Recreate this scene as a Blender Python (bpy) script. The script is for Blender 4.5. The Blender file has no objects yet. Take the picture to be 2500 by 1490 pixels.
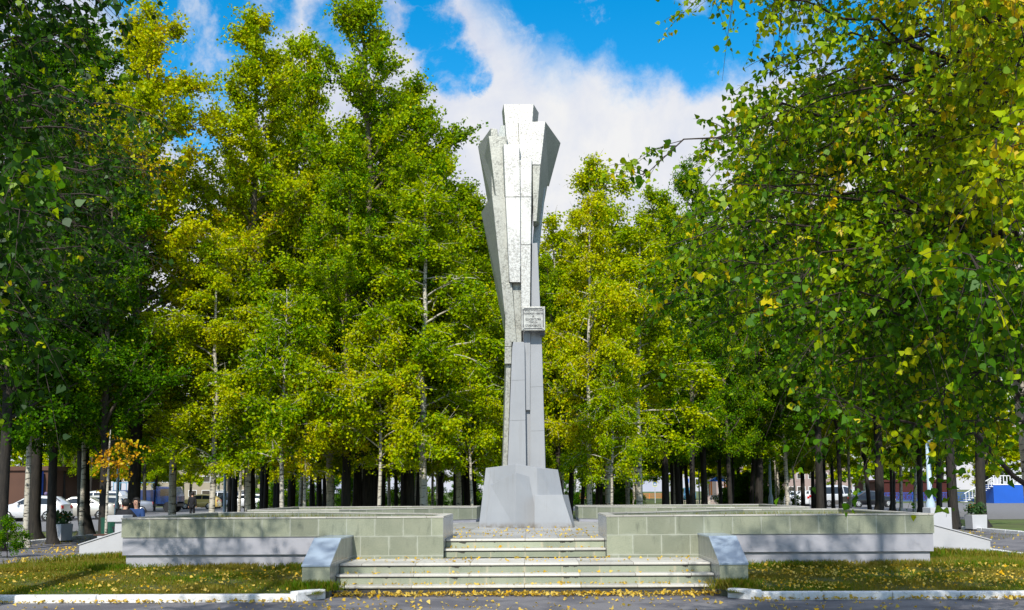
import bpy, math, random
import numpy as np
from mathutils import Vector, Matrix
R=math.radians
random.seed(7)
scene=bpy.context.scene
col=scene.collection
# ------------------------------------------------------------------ camera
F=2500.0; PITCH=R(5.9); YAW=0.0188; ROLL=-0.0063; HOR=1200.0
SHIFT=((HOR-745.0)-F*math.tan(PITCH))/F
CAM=Vector((0.13,0,1.59))
cd=bpy.data.cameras.new('camera'); cam=bpy.data.objects.new('camera',cd); col.objects.link(cam)
cd.sensor_width=36; cd.lens=36; cd.shift_y=SHIFT; cd.clip_start=0.05; cd.clip_end=3000
CM=Matrix.Rotation(YAW,3,'Z')@Matrix.Rotation(math.pi/2+PITCH,3,'X')@Matrix.Rotation(ROLL,3,'Z')
cam.matrix_world=Matrix.Translation(CAM)@CM.to_4x4()
scene.camera=cam
def ray(px,py): return CM@Vector(((px-1250)/F,-(py-745)/F+SHIFT,-1))
def at_y(px,py,Y):
    d=ray(px,py); return CAM+d*(Y/d.y)
def at_z(px,py,z):
    d=ray(px,py); return CAM+d*((z-CAM.z)/d.z)
def gx(px,Y):   # world x on the horizon line at depth Y
    return at_y(px,1200,Y).x
# ------------------------------------------------------------------ sun and sky
TOSUN=Vector((-0.17,-1.0,0.92)).normalized()
EL=math.asin(TOSUN.z); AZ=math.atan2(TOSUN.x,TOSUN.y)
sd=bpy.data.lights.new('sun','SUN'); sd.energy=5.0; sd.angle=R(0.8); sd.color=(1.0,0.95,0.86)
so=bpy.data.objects.new('sun',sd); col.objects.link(so); so.rotation_euler=TOSUN.to_track_quat('Z','Y').to_euler()
w=bpy.data.worlds.new('World'); scene.world=w; w.use_nodes=True
nt=w.node_tree; nt.nodes.clear()
class NT:
    def __init__(s,t): s.t=t
    def n(s,typ,**k):
        o=s.t.nodes.new(typ)
        for a,b in k.items(): setattr(o,a,b)
        return o
    def l(s,a,b): s.t.links.new(a,b)
    def val(s,sock,v):
        if hasattr(v,'is_linked') or hasattr(v,'links'): s.l(v,sock)
        else: sock.default_value=v
    def math(s,op,a,b=0.0,c=0.0,clamp=False):
        o=s.n('ShaderNodeMath',operation=op); o.use_clamp=clamp
        s.val(o.inputs[0],a); s.val(o.inputs[1],b); s.val(o.inputs[2],c); return o.outputs[0]
    def mix(s,f,a,b,blend='MIX'):
        o=s.n('ShaderNodeMix',data_type='RGBA',blend_type=blend)
        s.val(o.inputs[0],f); s.val(o.inputs[6],a); s.val(o.inputs[7],b); return o.outputs[2]
    def noise(s,vec,scale,detail=4,rough=.55,dist=0):
        o=s.n('ShaderNodeTexNoise'); s.l(vec,o.inputs['Vector']); o.inputs['Scale'].default_value=scale
        o.inputs['Detail'].default_value=detail; o.inputs['Roughness'].default_value=rough; o.inputs['Distortion'].default_value=dist
        return o.outputs[0]
    def ramp(s,f,stops,interp='LINEAR'):
        o=s.n('ShaderNodeValToRGB'); o.color_ramp.interpolation=interp; e=o.color_ramp.elements
        e[0].position,e[0].color=stops[0][0],tuple(stops[0][1])+(1,)
        e[1].position,e[1].color=stops[-1][0],tuple(stops[-1][1])+(1,)
        for p,c in stops[1:-1]:
            q=e.new(p); q.color=tuple(c)+(1,)
        s.l(f,o.inputs[0]); return o.outputs[0]
    def range(s,v,a,b,c=0.0,d=1.0,smooth=True):
        o=s.n('ShaderNodeMapRange'); o.interpolation_type='SMOOTHSTEP' if smooth else 'LINEAR'
        s.l(v,o.inputs[0])
        for i,x in enumerate((a,b,c,d)): o.inputs[i+1].default_value=x
        return o.outputs[0]
N=NT(nt)
sky=N.n('ShaderNodeTexSky'); sky.sky_type='NISHITA'; sky.sun_disc=False; sky.sun_elevation=EL; sky.sun_rotation=AZ; sky.ozone_density=2.0; sky.air_density=1.0; sky.dust_density=0.3
hs=N.n('ShaderNodeHueSaturation'); hs.inputs['Hue'].default_value=0.490; hs.inputs['Saturation'].default_value=1.5; hs.inputs['Value'].default_value=1.35; N.l(sky.outputs[0],hs.inputs['Color'])
tc=N.n('ShaderNodeTexCoord')
nz=N.n('ShaderNodeVectorMath',operation='NORMALIZE'); N.l(tc.outputs['Generated'],nz.inputs[0])
dist=N.n('ShaderNodeTexNoise'); N.l(nz.outputs[0],dist.inputs['Vector']); dist.inputs['Scale'].default_value=9; dist.inputs['Detail'].default_value=7; dist.inputs['Roughness'].default_value=.68
dc=N.n('ShaderNodeVectorMath',operation='SUBTRACT'); N.l(dist.outputs[1],dc.inputs[0]); dc.inputs[1].default_value=(.5,.5,.5)
dm=N.n('ShaderNodeVectorMath',operation='SCALE'); N.l(dc.outputs[0],dm.inputs[0]); dm.inputs['Scale'].default_value=0.085
da=N.n('ShaderNodeVectorMath',operation='ADD'); N.l(nz.outputs[0],da.inputs[0]); N.l(dm.outputs[0],da.inputs[1])
holes=None
for (px,py,r) in [(490,130,170),(470,300,90),(620,0,110),(860,70,100),(1040,90,75),(1100,180,70),(1170,215,30),(1440,40,130),(1580,80,140),(1700,130,110),(1850,60,140),(1400,-120,260),(400,-60,160),(2150,-100,250),(1020,-30,80)]:
    d=ray(px,py).normalized()
    dn=N.n('ShaderNodeVectorMath',operation='DISTANCE'); N.l(da.outputs[0],dn.inputs[0]); dn.inputs[1].default_value=d
    m=N.range(dn.outputs['Value'],r*1.22/F,r*0.62/F)
    holes=m if holes is None else N.math('MAXIMUM',holes,m)
wisp=N.noise(nz.outputs[0],14,8,.65,.3)
wm=N.range(wisp,.50,.68,0,.8)
cloud=N.math('SUBTRACT',1.0,N.math('MULTIPLY',holes,N.math('SUBTRACT',1.0,N.math('MULTIPLY',wm,.75))),clamp=True)
shade=N.noise(nz.outputs[0],4.5,8,.62,.15)
sxyz=N.n('ShaderNodeSeparateXYZ'); N.l(nz.outputs[0],sxyz.inputs[0])
cloud=N.math('MULTIPLY',cloud,N.range(sxyz.outputs[1],-.15,.45,.40,1.0))
cc=N.ramp(shade,[(0.36,(.60,.67,.88)),(.49,(.82,.86,.97)),(.60,(.99,.99,1.0))])
bgs=N.n('ShaderNodeBackground'); N.l(hs.outputs[0],bgs.inputs[0]); bgs.inputs[1].default_value=0.15
bgc=N.n('ShaderNodeBackground'); N.l(cc,bgc.inputs[0]); bgc.inputs[1].default_value=0.87
mx=N.n('ShaderNodeMixShader'); N.l(cloud,mx.inputs[0]); N.l(bgs.outputs[0],mx.inputs[1]); N.l(bgc.outputs[0],mx.inputs[2])
wo=N.n('ShaderNodeOutputWorld'); N.l(mx.outputs[0],wo.inputs[0])
vs=scene.view_settings; vs.view_transform='Standard'; vs.look='None'; vs.gamma=1; vs.exposure=0.05
scene.render.engine='CYCLES'
scene.cycles.max_bounces=6; scene.cycles.diffuse_bounces=3; scene.cycles.transmission_bounces=3; scene.cycles.transparent_max_bounces=4

# ------------------------------------------------------------------ materials
MATS={}
def newmat(name):
    m=bpy.data.materials.new(name); m.use_nodes=True; t=m.node_tree; t.nodes.clear()
    n=NT(t); out=n.n('ShaderNodeOutputMaterial'); b=n.n('ShaderNodeBsdfPrincipled'); n.l(b.outputs[0],out.inputs[0])
    MATS[name]=m; return m,n,b,out
def simple(name,c,rough=.5,metal=0.0,var=.12,scale=6.0,bump=0.0,bscale=60,spec=.4,coat=0.0,emit=None):
    m,n,b,out=newmat(name); tc=n.n('ShaderNodeTexCoord')
    f=n.noise(tc.outputs['Object'],scale,5,.6)
    c1=tuple(x*(1-var) for x in c); c2=tuple(min(1,x*(1+var)) for x in c)
    n.l(n.ramp(f,[(.3,c1),(.7,c2)]),b.inputs['Base Color'])
    b.inputs['Roughness'].default_value=rough; b.inputs['Metallic'].default_value=metal; b.inputs['Specular IOR Level'].default_value=spec
    b.inputs['Coat Weight'].default_value=coat
    if bump:
        f2=n.noise(tc.outputs['Object'],bscale,4,.6); bp=n.n('ShaderNodeBump'); bp.inputs['Strength'].default_value=bump; bp.inputs['Distance'].default_value=.01
        n.l(f2,bp.inputs['Height']); n.l(bp.outputs[0],b.inputs['Normal'])
    return m
def glass(name,c=(.02,.025,.03)):
    m,n,b,out=newmat(name); b.inputs['Base Color'].default_value=c+(1,); b.inputs['Roughness'].default_value=.05; b.inputs['Specular IOR Level'].default_value=.8
    return m
def tile_mat(name,c1,c2,joint,bw=.49,rh=.335,mort=.006,off=.5,rough=.45,halo=.5,uoff=0.0,drips=False):
    m,n,b,out=newmat(name); uv=n.n('ShaderNodeUVMap'); uv.uv_map='UVMap'
    mp=n.n('ShaderNodeMapping'); n.l(uv.outputs[0],mp.inputs[0]); mp.inputs['Location'].default_value=(uoff,-1.17+rh*5,0)
    def brick(ms,sm):
        br=n.n('ShaderNodeTexBrick'); n.l(mp.outputs[0],br.inputs['Vector']); br.offset=off; br.inputs['Scale'].default_value=1
        br.inputs['Brick Width'].default_value=bw; br.inputs['Row Height'].default_value=rh; br.inputs['Mortar Size'].default_value=ms; br.inputs['Mortar Smooth'].default_value=sm
        br.inputs['Color1'].default_value=(.78,.78,.76,1); br.inputs['Color2'].default_value=(1.14,1.13,1.1,1); br.inputs['Bias'].default_value=0
        return br
    br=brick(mort,.2); br2=brick(mort*7,1.0)
    f=n.noise(uv.outputs[0],70,5,.75); f2=n.noise(uv.outputs[0],2.3,5,.6)
    base=n.ramp(f,[(.35,c1),(.62,c2)])
    base=n.mix(n.range(f2,.35,.7,0,.35),base,(c2[0]*1.15,c2[1]*1.1,c2[2]*1.1,1))
    base=n.mix(1.0,base,br.outputs[0],'MULTIPLY')
    mp2=n.n('ShaderNodeMapping'); n.l(uv.outputs[0],mp2.inputs[0]); mp2.inputs['Scale'].default_value=(6,1.1,1)
    base=n.mix(n.range(n.noise(mp2.outputs[0],1.5,6,.7),.54,.72,0,.5),base,tuple(x*.5 for x in c1)+(1,))
    base=n.mix(n.range(n.noise(uv.outputs[0],1.1,6,.7,.5),.56,.7,0,.35),base,(min(1,joint[0]*1.1),min(1,joint[1]*1.1),min(1,joint[2]*1.1),1))
    hl=n.math('MULTIPLY',br2.outputs[1],n.range(n.noise(uv.outputs[0],5,4,.6),.4,.65,0,halo))
    base=n.mix(hl,base,joint+(1,))
    base=n.mix(br.outputs[1],base,joint+(1,))
    if drips:   # black run-off stains below the tread edges
        sx=n.n('ShaderNodeSeparateXYZ'); n.l(uv.outputs[0],sx.inputs[0]); fr=n.math('FRACT',n.math('DIVIDE',sx.outputs[1],.15))
        mu=n.n('ShaderNodeMapping'); n.l(uv.outputs[0],mu.inputs[0]); mu.inputs['Scale'].default_value=(1,.001,1)
        fine=n.noise(mu.outputs[0],38,3,.6); big=n.noise(mu.outputs[0],2.2,3,.6)
        ln=n.math('MULTIPLY',n.range(big,.47,.66,.02,.75),fine)
        dr=n.range(n.math('SUBTRACT',fr,n.math('SUBTRACT',.82,ln)),.0,.06)
        base=n.mix(n.math('MULTIPLY',dr,.9),base,(.03,.025,.018,1))
    n.l(base,b.inputs['Base Color']); b.inputs['Roughness'].default_value=rough
    bp=n.n('ShaderNodeBump'); bp.inputs['Strength'].default_value=.35; bp.inputs['Distance'].default_value=.006
    n.l(n.math('SUBTRACT',f,n.math('MULTIPLY',br.outputs[1],1.0)),bp.inputs['Height']); n.l(bp.outputs[0],b.inputs['Normal'])
    return m
M={}
M['granite']=tile_mat('green_granite',(.14,.16,.115),(.29,.31,.23),(.37,.385,.32))
M['riser']=tile_mat('riser_tile',(.22,.26,.19),(.34,.37,.28),(.42,.38,.27),bw=.6,rh=.6,halo=.8,drips=True)
M['polished']=tile_mat('polished_grey_tile',(.20,.22,.22),(.30,.31,.30),(.42,.41,.38),bw=.3,rh=.335,rough=.2,halo=.2)
M['paving']=tile_mat('plaza_paving',(.30,.31,.31),(.42,.42,.41),(.22,.20,.17),bw=.6,rh=.6,off=0,halo=.3)
M['tread']=tile_mat('pale_tread_stone',(.42,.41,.38),(.56,.55,.51),(.12,.09,.06),bw=.87,rh=5,mort=.004,off=0,halo=.1)
M['polish_top']=simple('polished_stone_sky_tint',(.27,.34,.42),rough=.18,var=.12,scale=3,spec=.6)  # blue in the base colour stands in for the reflected sky
# plaster
def plaster(name,c,stain=.5):
    m,n,b,out=newmat(name); tc=n.n('ShaderNodeTexCoord'); o=tc.outputs['Object']
    f=n.noise(o,2.2,6,.6); f2=n.noise(o,.9,5,.65,.6)
    base=n.ramp(f,[(.3,tuple(x*.88 for x in c)),(.7,c)])
    base=n.mix(n.range(f2,.56,.64,0,stain),base,tuple(x*.62 for x in c)+(1,))
    n.l(base,b.inputs['Base Color']); b.inputs['Roughness'].default_value=.75
    bp=n.n('ShaderNodeBump'); bp.inputs['Strength'].default_value=.2; bp.inputs['Distance'].default_value=.01; n.l(n.noise(o,35,5,.6),bp.inputs['Height']); n.l(bp.outputs[0],b.inputs['Normal'])
    return m
M['plaster']=plaster('grey_lilac_plaster',(.37,.37,.41))
M['white_plaster']=plaster('white_plaster',(.50,.50,.52),.12)
# monument metals
def sheet(name,c,rough,metal,spk=.5,rust=.25):
    m,n,b,out=newmat(name); tc=n.n('ShaderNodeTexCoord'); o=tc.outputs['Object']
    v=n.n('ShaderNodeTexVoronoi'); n.l(o,v.inputs['Vector']); v.inputs['Scale'].default_value=26
    f=n.noise(o,24,5,.75,.4); big=n.noise(o,1.6,4,.6)
    base=n.ramp(f,[(.40,tuple(x*(1-spk) for x in c)),(.56,c)])
    k=n.range(big,.38,.55,.25,1)
    base=n.mix(k,c+(1,),base)
    base=n.mix(n.range(n.noise(o,5,6,.7),.6,.78,0,rust),base,(.34,.25,.13,1))
    n.l(base,b.inputs['Base Color']); b.inputs['Metallic'].default_value=metal
    n.l(n.range(f,.3,.7,rough+.12,rough-.05),b.inputs['Roughness'])
    bp=n.n('ShaderNodeBump'); bp.inputs['Strength'].default_value=.35; bp.inputs['Distance'].default_value=.01
    n.l(f,bp.inputs['Height']); n.l(bp.outputs[0],b.inputs['Normal'])
    return m
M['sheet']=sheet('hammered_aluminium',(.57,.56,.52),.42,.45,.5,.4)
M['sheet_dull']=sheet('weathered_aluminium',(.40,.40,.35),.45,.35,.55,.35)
M['sheet_shade']=sheet('shaded_aluminium',(.33,.35,.33),.38,.55,.25,.1)  # darker copy of the aluminium, shade put into the colour
def painted_steel():
    m,n,b,out=newmat('grey_painted_steel'); tc=n.n('ShaderNodeTexCoord'); o=tc.outputs['Object']
    mp=n.n('ShaderNodeMapping'); n.l(o,mp.inputs[0]); mp.inputs['Scale'].default_value=(7,7,.45)
    st=n.noise(mp.outputs[0],1.6,6,.65); big=n.noise(o,.9,4,.6); sp=n.noise(o,30,4,.8)
    base=n.ramp(big,[(.3,(.285,.295,.31)),(.7,(.335,.345,.36))])
    base=n.mix(n.range(st,.52,.72,0,.35),base,(.22,.22,.215,1))
    base=n.mix(n.range(sp,.68,.74,0,.6),base,(.13,.12,.10,1))
    sz=n.n('ShaderNodeSeparateXYZ'); n.l(o,sz.inputs[0])
    foot=n.math('MULTIPLY',n.range(sz.outputs[2],.16,0.0),n.range(n.noise(o,6,5,.7),.35,.6,.1,.85))
    base=n.mix(foot,base,(.16,.13,.09,1))
    n.l(base,b.inputs['Base Color']); n.l(n.range(st,.3,.7,.36,.55),b.inputs['Roughness'])
    bp=n.n('ShaderNodeBump'); bp.inputs['Strength'].default_value=.12; bp.inputs['Distance'].default_value=.02; n.l(n.noise(o,3,3,.6),bp.inputs['Height']); n.l(bp.outputs[0],b.inputs['Normal'])
    return m
M['paint']=painted_steel()
M['plaque']=simple('plaque_metal',(.44,.43,.39),rough=.4,metal=.5,var=.3,scale=12,bump=.2)
M['plaque_dark']=simple('plaque_lettering',(.09,.09,.095),rough=.5,metal=.3)
M['seam']=simple('dark_seam_and_gap',(.05,.05,.045),rough=.8)
# ground
def ground_mat(name,stops,scale,rough=.9,bump=.4,bs=40,big=None):
    m,n,b,out=newmat(name); tc=n.n('ShaderNodeTexCoord'); o=tc.outputs['Object']
    f=n.noise(o,scale,8,.7); base=n.ramp(f,stops)
    if big:
        base=n.mix(n.range(n.noise(o,big[0],5,.6,.5),.42,.62,0,big[2]),base,tuple(big[1])+(1,))
    n.l(base,b.inputs['Base Color']); b.inputs['Roughness'].default_value=rough
    bp=n.n('ShaderNodeBump'); bp.inputs['Strength'].default_value=bump; bp.inputs['Distance'].default_value=.02; n.l(n.noise(o,bs,5,.7),bp.inputs['Height']); n.l(bp.outputs[0],b.inputs['Normal'])
    return m
M['asphalt']=ground_mat('asphalt',[(.3,(.10,.10,.11)),(.5,(.16,.155,.165)),(.7,(.25,.24,.25))],55,big=(.9,(.07,.07,.085),.75))
M['asphalt_far']=ground_mat('far_asphalt',[(.3,(.13,.13,.14)),(.7,(.20,.20,.205))],3)
M['soil']=ground_mat('forest_floor',[(.3,(.03,.035,.012)),(.5,(.06,.075,.018)),(.7,(.12,.10,.035))],2.5,big=(.12,(.10,.17,.02),.8))
M['lawn']=ground_mat('lawn_soil',[(.3,(.025,.03,.01)),(.5,(.05,.065,.015)),(.7,(.09,.08,.03))],9)
M['kerb']=ground_mat('white_painted_kerb',[(.33,(.42,.40,.36)),(.45,(.70,.70,.70)),(.7,(.80,.80,.80))],14,rough=.7,bump=.5)
# leaves
def leafmat(name,cols,trans=.35,rough=.45,near=False,gl=.01):
    m=bpy.data.materials.new(name); m.use_nodes=True; t=m.node_tree; t.nodes.clear(); n=NT(t)
    out=n.n('ShaderNodeOutputMaterial'); at=n.n('ShaderNodeAttribute'); at.attribute_name='tint'
    oi=n.n('ShaderNodeObjectInfo'); sp=n.n('ShaderNodeSeparateColor'); n.l(oi.outputs['Color'],sp.inputs[0])
    f=n.math('ADD',at.outputs['Fac'],n.math('SUBTRACT',sp.outputs[0],.5),clamp=True)
    c=n.ramp(f,cols)
    c=n.mix(1.0,c,n.mix(0.0,(1,1,1,1),(1,1,1,1)),'MULTIPLY') if False else c
    d=n.n('ShaderNodeBsdfDiffuse'); n.l(c,d.inputs[0])
    tr=n.n('ShaderNodeBsdfTranslucent'); n.l(n.mix(1.0,c,(1.45,1.35,.2,1),'MULTIPLY'),tr.inputs[0])
    g=n.n('ShaderNodeBsdfGlossy'); g.inputs['Roughness'].default_value=rough; g.inputs[0].default_value=(.9,.95,1,1)
    m1=n.n('ShaderNodeMixShader'); m1.inputs[0].default_value=trans; n.l(d.outputs[0],m1.inputs[1]); n.l(tr.outputs[0],m1.inputs[2])
    m2=n.n('ShaderNodeMixShader'); m2.inputs[0].default_value=gl; n.l(m1.outputs[0],m2.inputs[1]); n.l(g.outputs[0],m2.inputs[2])
    n.l(m2.outputs[0],out.inputs[0]); MATS[name]=m; return m
LC=[(0.0,(.012,.045,.001)),(.3,(.065,.18,.001)),(.5,(.26,.37,.0)),(.7,(.45,.47,.0)),(.85,(.54,.44,.004)),(1.0,(.62,.32,.006))]
M['leaf']=leafmat('tree_leaves',LC,.25,gl=.004)
M['leaf_near']=leafmat('near_leaves',LC,.30,.45,gl=.012)
def barkmat(name,a,b_,marks=False):
    m,n,b,out=newmat(name); tc=n.n('ShaderNodeTexCoord'); o=tc.outputs['Object']
    mp=n.n('ShaderNodeMapping'); n.l(o,mp.inputs[0])
    mp.inputs['Scale'].default_value=(1.2,1.2,6.0) if marks else (9,9,1.2)
    f=n.noise(mp.outputs[0],2.2 if marks else 2,6,.7)
    base=n.ramp(f,[(.40,a),(.47,b_)]) if marks else n.ramp(f,[(.35,a),(.65,b_)])
    if marks:
        base=n.mix(n.range(n.noise(o,1.2,4,.6),.5,.7,0,.6),base,(.30,.24,.15,1))
    if not marks:
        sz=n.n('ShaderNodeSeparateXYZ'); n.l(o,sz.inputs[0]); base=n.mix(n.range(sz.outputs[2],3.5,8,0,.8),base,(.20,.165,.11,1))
    n.l(base,b.inputs['Base Color']); b.inputs['Roughness'].default_value=.85
    bp=n.n('ShaderNodeBump'); bp.inputs['Strength'].default_value=.6; bp.inputs['Distance'].default_value=.03; n.l(f,bp.inputs['Height']); n.l(bp.outputs[0],b.inputs['Normal'])
    return m
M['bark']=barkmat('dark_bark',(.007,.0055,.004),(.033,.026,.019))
M['birch']=barkmat('birch_bark',(.03,.025,.02),(.50,.46,.38),True)
M['twig']=simple('dark_twig',(.035,.025,.018),rough=.8)
M['grassblade']=leafmat('grass_blades',[(0,(.025,.085,.001)),(.5,(.075,.18,.002)),(.8,(.15,.19,.006)),(1,(.24,.20,.03))],.3)
M['fallen']=leafmat('fallen_leaf_colours',[(0,(.22,.09,.01)),(.3,(.50,.24,.01)),(.6,(.68,.40,.008)),(1,(.62,.46,.10))],.2)

# ------------------------------------------------------------------ helpers
def tag(o,label=None,cat=None,group=None,kind=None):
    if label: o['label']=label
    if cat: o['category']=cat
    if group: o['group']=group
    if kind: o['kind']=kind
    return o
def empty(name,loc,label,cat,group=None,rz=0):
    o=bpy.data.objects.new(name,None); col.objects.link(o); o.location=loc; o.rotation_euler=(0,0,rz); o.empty_display_size=.2
    return tag(o,label,cat,group)
def uvbox(me):
    if not me.uv_layers: me.uv_layers.new(name='UVMap')
    uvl=me.uv_layers['UVMap'].data
    for p in me.polygons:
        n=p.normal
        for li in p.loop_indices:
            v=me.vertices[me.loops[li].vertex_index].co
            if abs(n.z)>.7: uvl[li].uv=(v.x,v.y)
            else:
                h=math.hypot(n.x,n.y) or 1
                uvl[li].uv=((-n.y*v.x+n.x*v.y)/h,v.z)
class MB:
    def __init__(s): s.v=[]; s.f=[]
    def add(s,vs,fs):
        b=len(s.v); s.v+= [tuple(q) for q in vs]; s.f+=[tuple(i+b for i in f) for f in fs]; return s
    def box(s,x0,x1,y0,y1,z0,z1):
        return s.add([(x0,y0,z0),(x1,y0,z0),(x1,y1,z0),(x0,y1,z0),(x0,y0,z1),(x1,y0,z1),(x1,y1,z1),(x0,y1,z1)],[(0,3,2,1),(4,5,6,7),(0,1,5,4),(1,2,6,5),(2,3,7,6),(3,0,4,7)])
    def prism(s,poly,z0,z1):   # horizontal polygon (ccw) extruded
        n=len(poly); return s.add([(x,y,z0) for x,y in poly]+[(x,y,z1) for x,y in poly],[tuple(range(n))[::-1],tuple(range(n,2*n))]+[(i,(i+1)%n,(i+1)%n+n,i+n) for i in range(n)])
    def loft(s,a,b):
        n=len(a); return s.add(list(a)+list(b),[tuple(range(n)),tuple(range(n,2*n))[::-1]]+[(i,i+n,(i+1)%n+n,(i+1)%n) for i in range(n)])
    def tube(s,pts,rad,n=10,caps=True):
        pts=[Vector(p) for p in pts]; rings=[]
        if not hasattr(rad,'__len__'): rad=[rad]*len(pts)
        b=len(s.v)
        for i,p in enumerate(pts):
            d=(pts[min(i+1,len(pts)-1)]-pts[max(i-1,0)]).normalized()
            u=d.cross(Vector((0,1,.01)) if abs(d.y)<.9 else Vector((1,0,0))).normalized(); v=d.cross(u)
            for k in range(n):
                a=2*math.pi*k/n; s.v.append(tuple(p+(u*math.cos(a)+v*math.sin(a))*rad[i]))
        for i in range(len(pts)-1):
            for k in range(n): s.f.append((b+i*n+k,b+i*n+(k+1)%n,b+(i+1)*n+(k+1)%n,b+(i+1)*n+k))
        if caps: s.f.append(tuple(b+k for k in range(n))[::-1]); s.f.append(tuple(b+(len(pts)-1)*n+k for k in range(n)))
        return s
    def build(s,name,mat,parent=None,bevel=0,smooth=False,loc=None):
        me=bpy.data.meshes.new(name); me.from_pydata(s.v,[],s.f); me.update()
        import bmesh
        bm=bmesh.new(); bm.from_mesh(me); bmesh.ops.recalc_face_normals(bm,faces=bm.faces); bm.to_mesh(me); bm.free()
        uvbox(me)
        if smooth: me.polygons.foreach_set('use_smooth',[True]*len(me.polygons))
        o=bpy.data.objects.new(name,me); col.objects.link(o); me.materials.append(M[mat] if isinstance(mat,str) else mat)
        if parent is not None: o.parent=parent
        if loc is not None: o.location=loc
        if bevel:
            md=o.modifiers.new('bevel','BEVEL'); md.width=bevel; md.segments=2; md.limit_method='ANGLE'; md.angle_limit=R(35)
        return o
def npmesh(name,V,Fc,nper,mat,tint=None):
    """V (n,3), faces as consecutive groups of nper vertices"""
    me=bpy.data.meshes.new(name); nv=len(V); nf=nv//nper
    me.vertices.add(nv); me.vertices.foreach_set('co',np.ascontiguousarray(V,dtype=np.float32).ravel())
    me.loops.add(nv); me.loops.foreach_set('vertex_index',np.arange(nv,dtype=np.int32))
    me.polygons.add(nf); me.polygons.foreach_set('loop_start',np.arange(0,nv,nper,dtype=np.int32))
    me.update(calc_edges=True)
    if tint is not None:
        a=me.attributes.new('tint','FLOAT','FACE'); a.data.foreach_set('value',np.asarray(tint,dtype=np.float32))
    me.materials.append(mat); return me
def link(name,me,parent=None,loc=None):
    o=bpy.data.objects.new(name,me); col.objects.link(o)
    if parent is not None: o.parent=parent
    if loc is not None: o.location=loc
    return o
QUAD=np.array([(0,0,0),(.42,.45,.05),(0,1,-.05),(-.42,.45,.05)])
HEART=np.array([(0,0,0),(.34,.10,.15),(.44,.36,.20),(.20,.72,.06),(0,1.05,-.12),(-.20,.72,.06),(-.44,.36,.20),(-.34,.10,.15)])
def leaves(rng,pos,size,shape=QUAD,hang=.5,flat=0.0,sizes=None):
    """leaf blades at pos (n,3)"""
    n=len(pos)
    ax=rng.normal(size=(n,3)); ax[:,2]-=hang*1.6; 
    if flat: ax[:,2]*=(1-flat)
    ax/=np.linalg.norm(ax,axis=1)[:,None]
    r=rng.normal(size=(n,3)); r-= (r*ax).sum(1)[:,None]*ax
    if flat: r[:,2]*=(1-flat); r-= (r*ax).sum(1)[:,None]*ax
    r/=np.linalg.norm(r,axis=1)[:,None]; nn=np.cross(ax,r)
    s=size*rng.uniform(.55,1.25,n) if sizes is None else sizes
    P=pos[:,None,:]+s[:,None,None]*(shape[None,:,0:1]*r[:,None,:]+shape[None,:,1:2]*ax[:,None,:]+shape[None,:,2:3]*nn[:,None,:])
    return P.reshape(-1,3)
def tubes_np(items,sides):
    """items: list of (pts array (k,3), radii (k,)); returns quads as groups of 4 verts"""
    out=[]
    ang=np.arange(sides+1)*2*math.pi/sides; ca=np.cos(ang); sa=np.sin(ang)
    for pts,rad in items:
        d=np.gradient(pts,axis=0); d/=np.linalg.norm(d,axis=1)[:,None]+1e-9
        ref=np.array([.3,1,.1]) if abs(d[0,1])<.9 else np.array([1,.1,.1])
        u=np.cross(d,ref); u/=np.linalg.norm(u,axis=1)[:,None]; v=np.cross(d,u)
        ring=pts[:,None,:]+rad[:,None,None]*(ca[None,:,None]*u[:,None,:]+sa[None,:,None]*v[:,None,:])
        q=np.stack([ring[:-1,:-1],ring[:-1,1:],ring[1:,1:],ring[1:,:-1]],axis=2)
        out.append(q.reshape(-1,3))
    return np.concatenate(out)
def smooth_quads(name,V,mat):
    # weld-free quads but with smooth look through merged verts
    key=np.round(V,4); uq,inv=np.unique(key,axis=0,return_inverse=True); inv=inv.reshape(-1)
    me=bpy.data.meshes.new(name); nf=len(V)//4
    me.vertices.add(len(uq)); me.vertices.foreach_set('co',uq.astype(np.float32).ravel())
    me.loops.add(nf*4); me.loops.foreach_set('vertex_index',inv.astype(np.int32))
    me.polygons.add(nf); me.polygons.foreach_set('loop_start',np.arange(0,nf*4,4,dtype=np.int32))
    me.update(calc_edges=True); me.validate(); me.polygons.foreach_set('use_smooth',[True]*len(me.polygons)); me.materials.append(mat); return me

# ------------------------------------------------------------------ ground sheets (each kept a few mm above the one below)
CY=24.3   # centre of the plaza
def sheet_obj(name,pts,z,mat):
    return tag(MB().add([(x,y,z) for x,y in pts],[tuple(range(len(pts)))]).build(name,mat),kind='structure')
sheet_obj('ground',[(-900,-300),(900,-300),(900,1500),(-900,1500)],-.012,'soil')
sheet_obj('road',[(-60,-14),(60,-14),(60,15.2),(-60,15.2)],0.0,'asphalt')
sheet_obj('road_apron',[(-3.3,15.201),(3.3,15.201),(3.0,15.99),(-3.0,15.99)],0.0,'asphalt')
sheet_obj('path_left',[(-16,15.2),(-10.9,15.2),(-10.9,70),(-16,70)],0.0,'asphalt')
sheet_obj('path_right',[(11.5,15.2),(16.9,15.2),(17.4,60),(11.5,60)],0.0,'asphalt')
sheet_obj('path_around',[(-10.9,26.5),(11.5,26.5),(11.5,32.2),(-10.9,32.2)],-.004,'asphalt')
sheet_obj('parking_road',[(-120,44),(-16.4,44),(-16.4,80),(-20,118),(-120,118)],-.004,'asphalt_far')
sheet_obj('cross_road',[(-20,84),(17.4,84),(17.4,54),(120,54),(120,118),(-20,118)],-.006,'asphalt_far')
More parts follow.
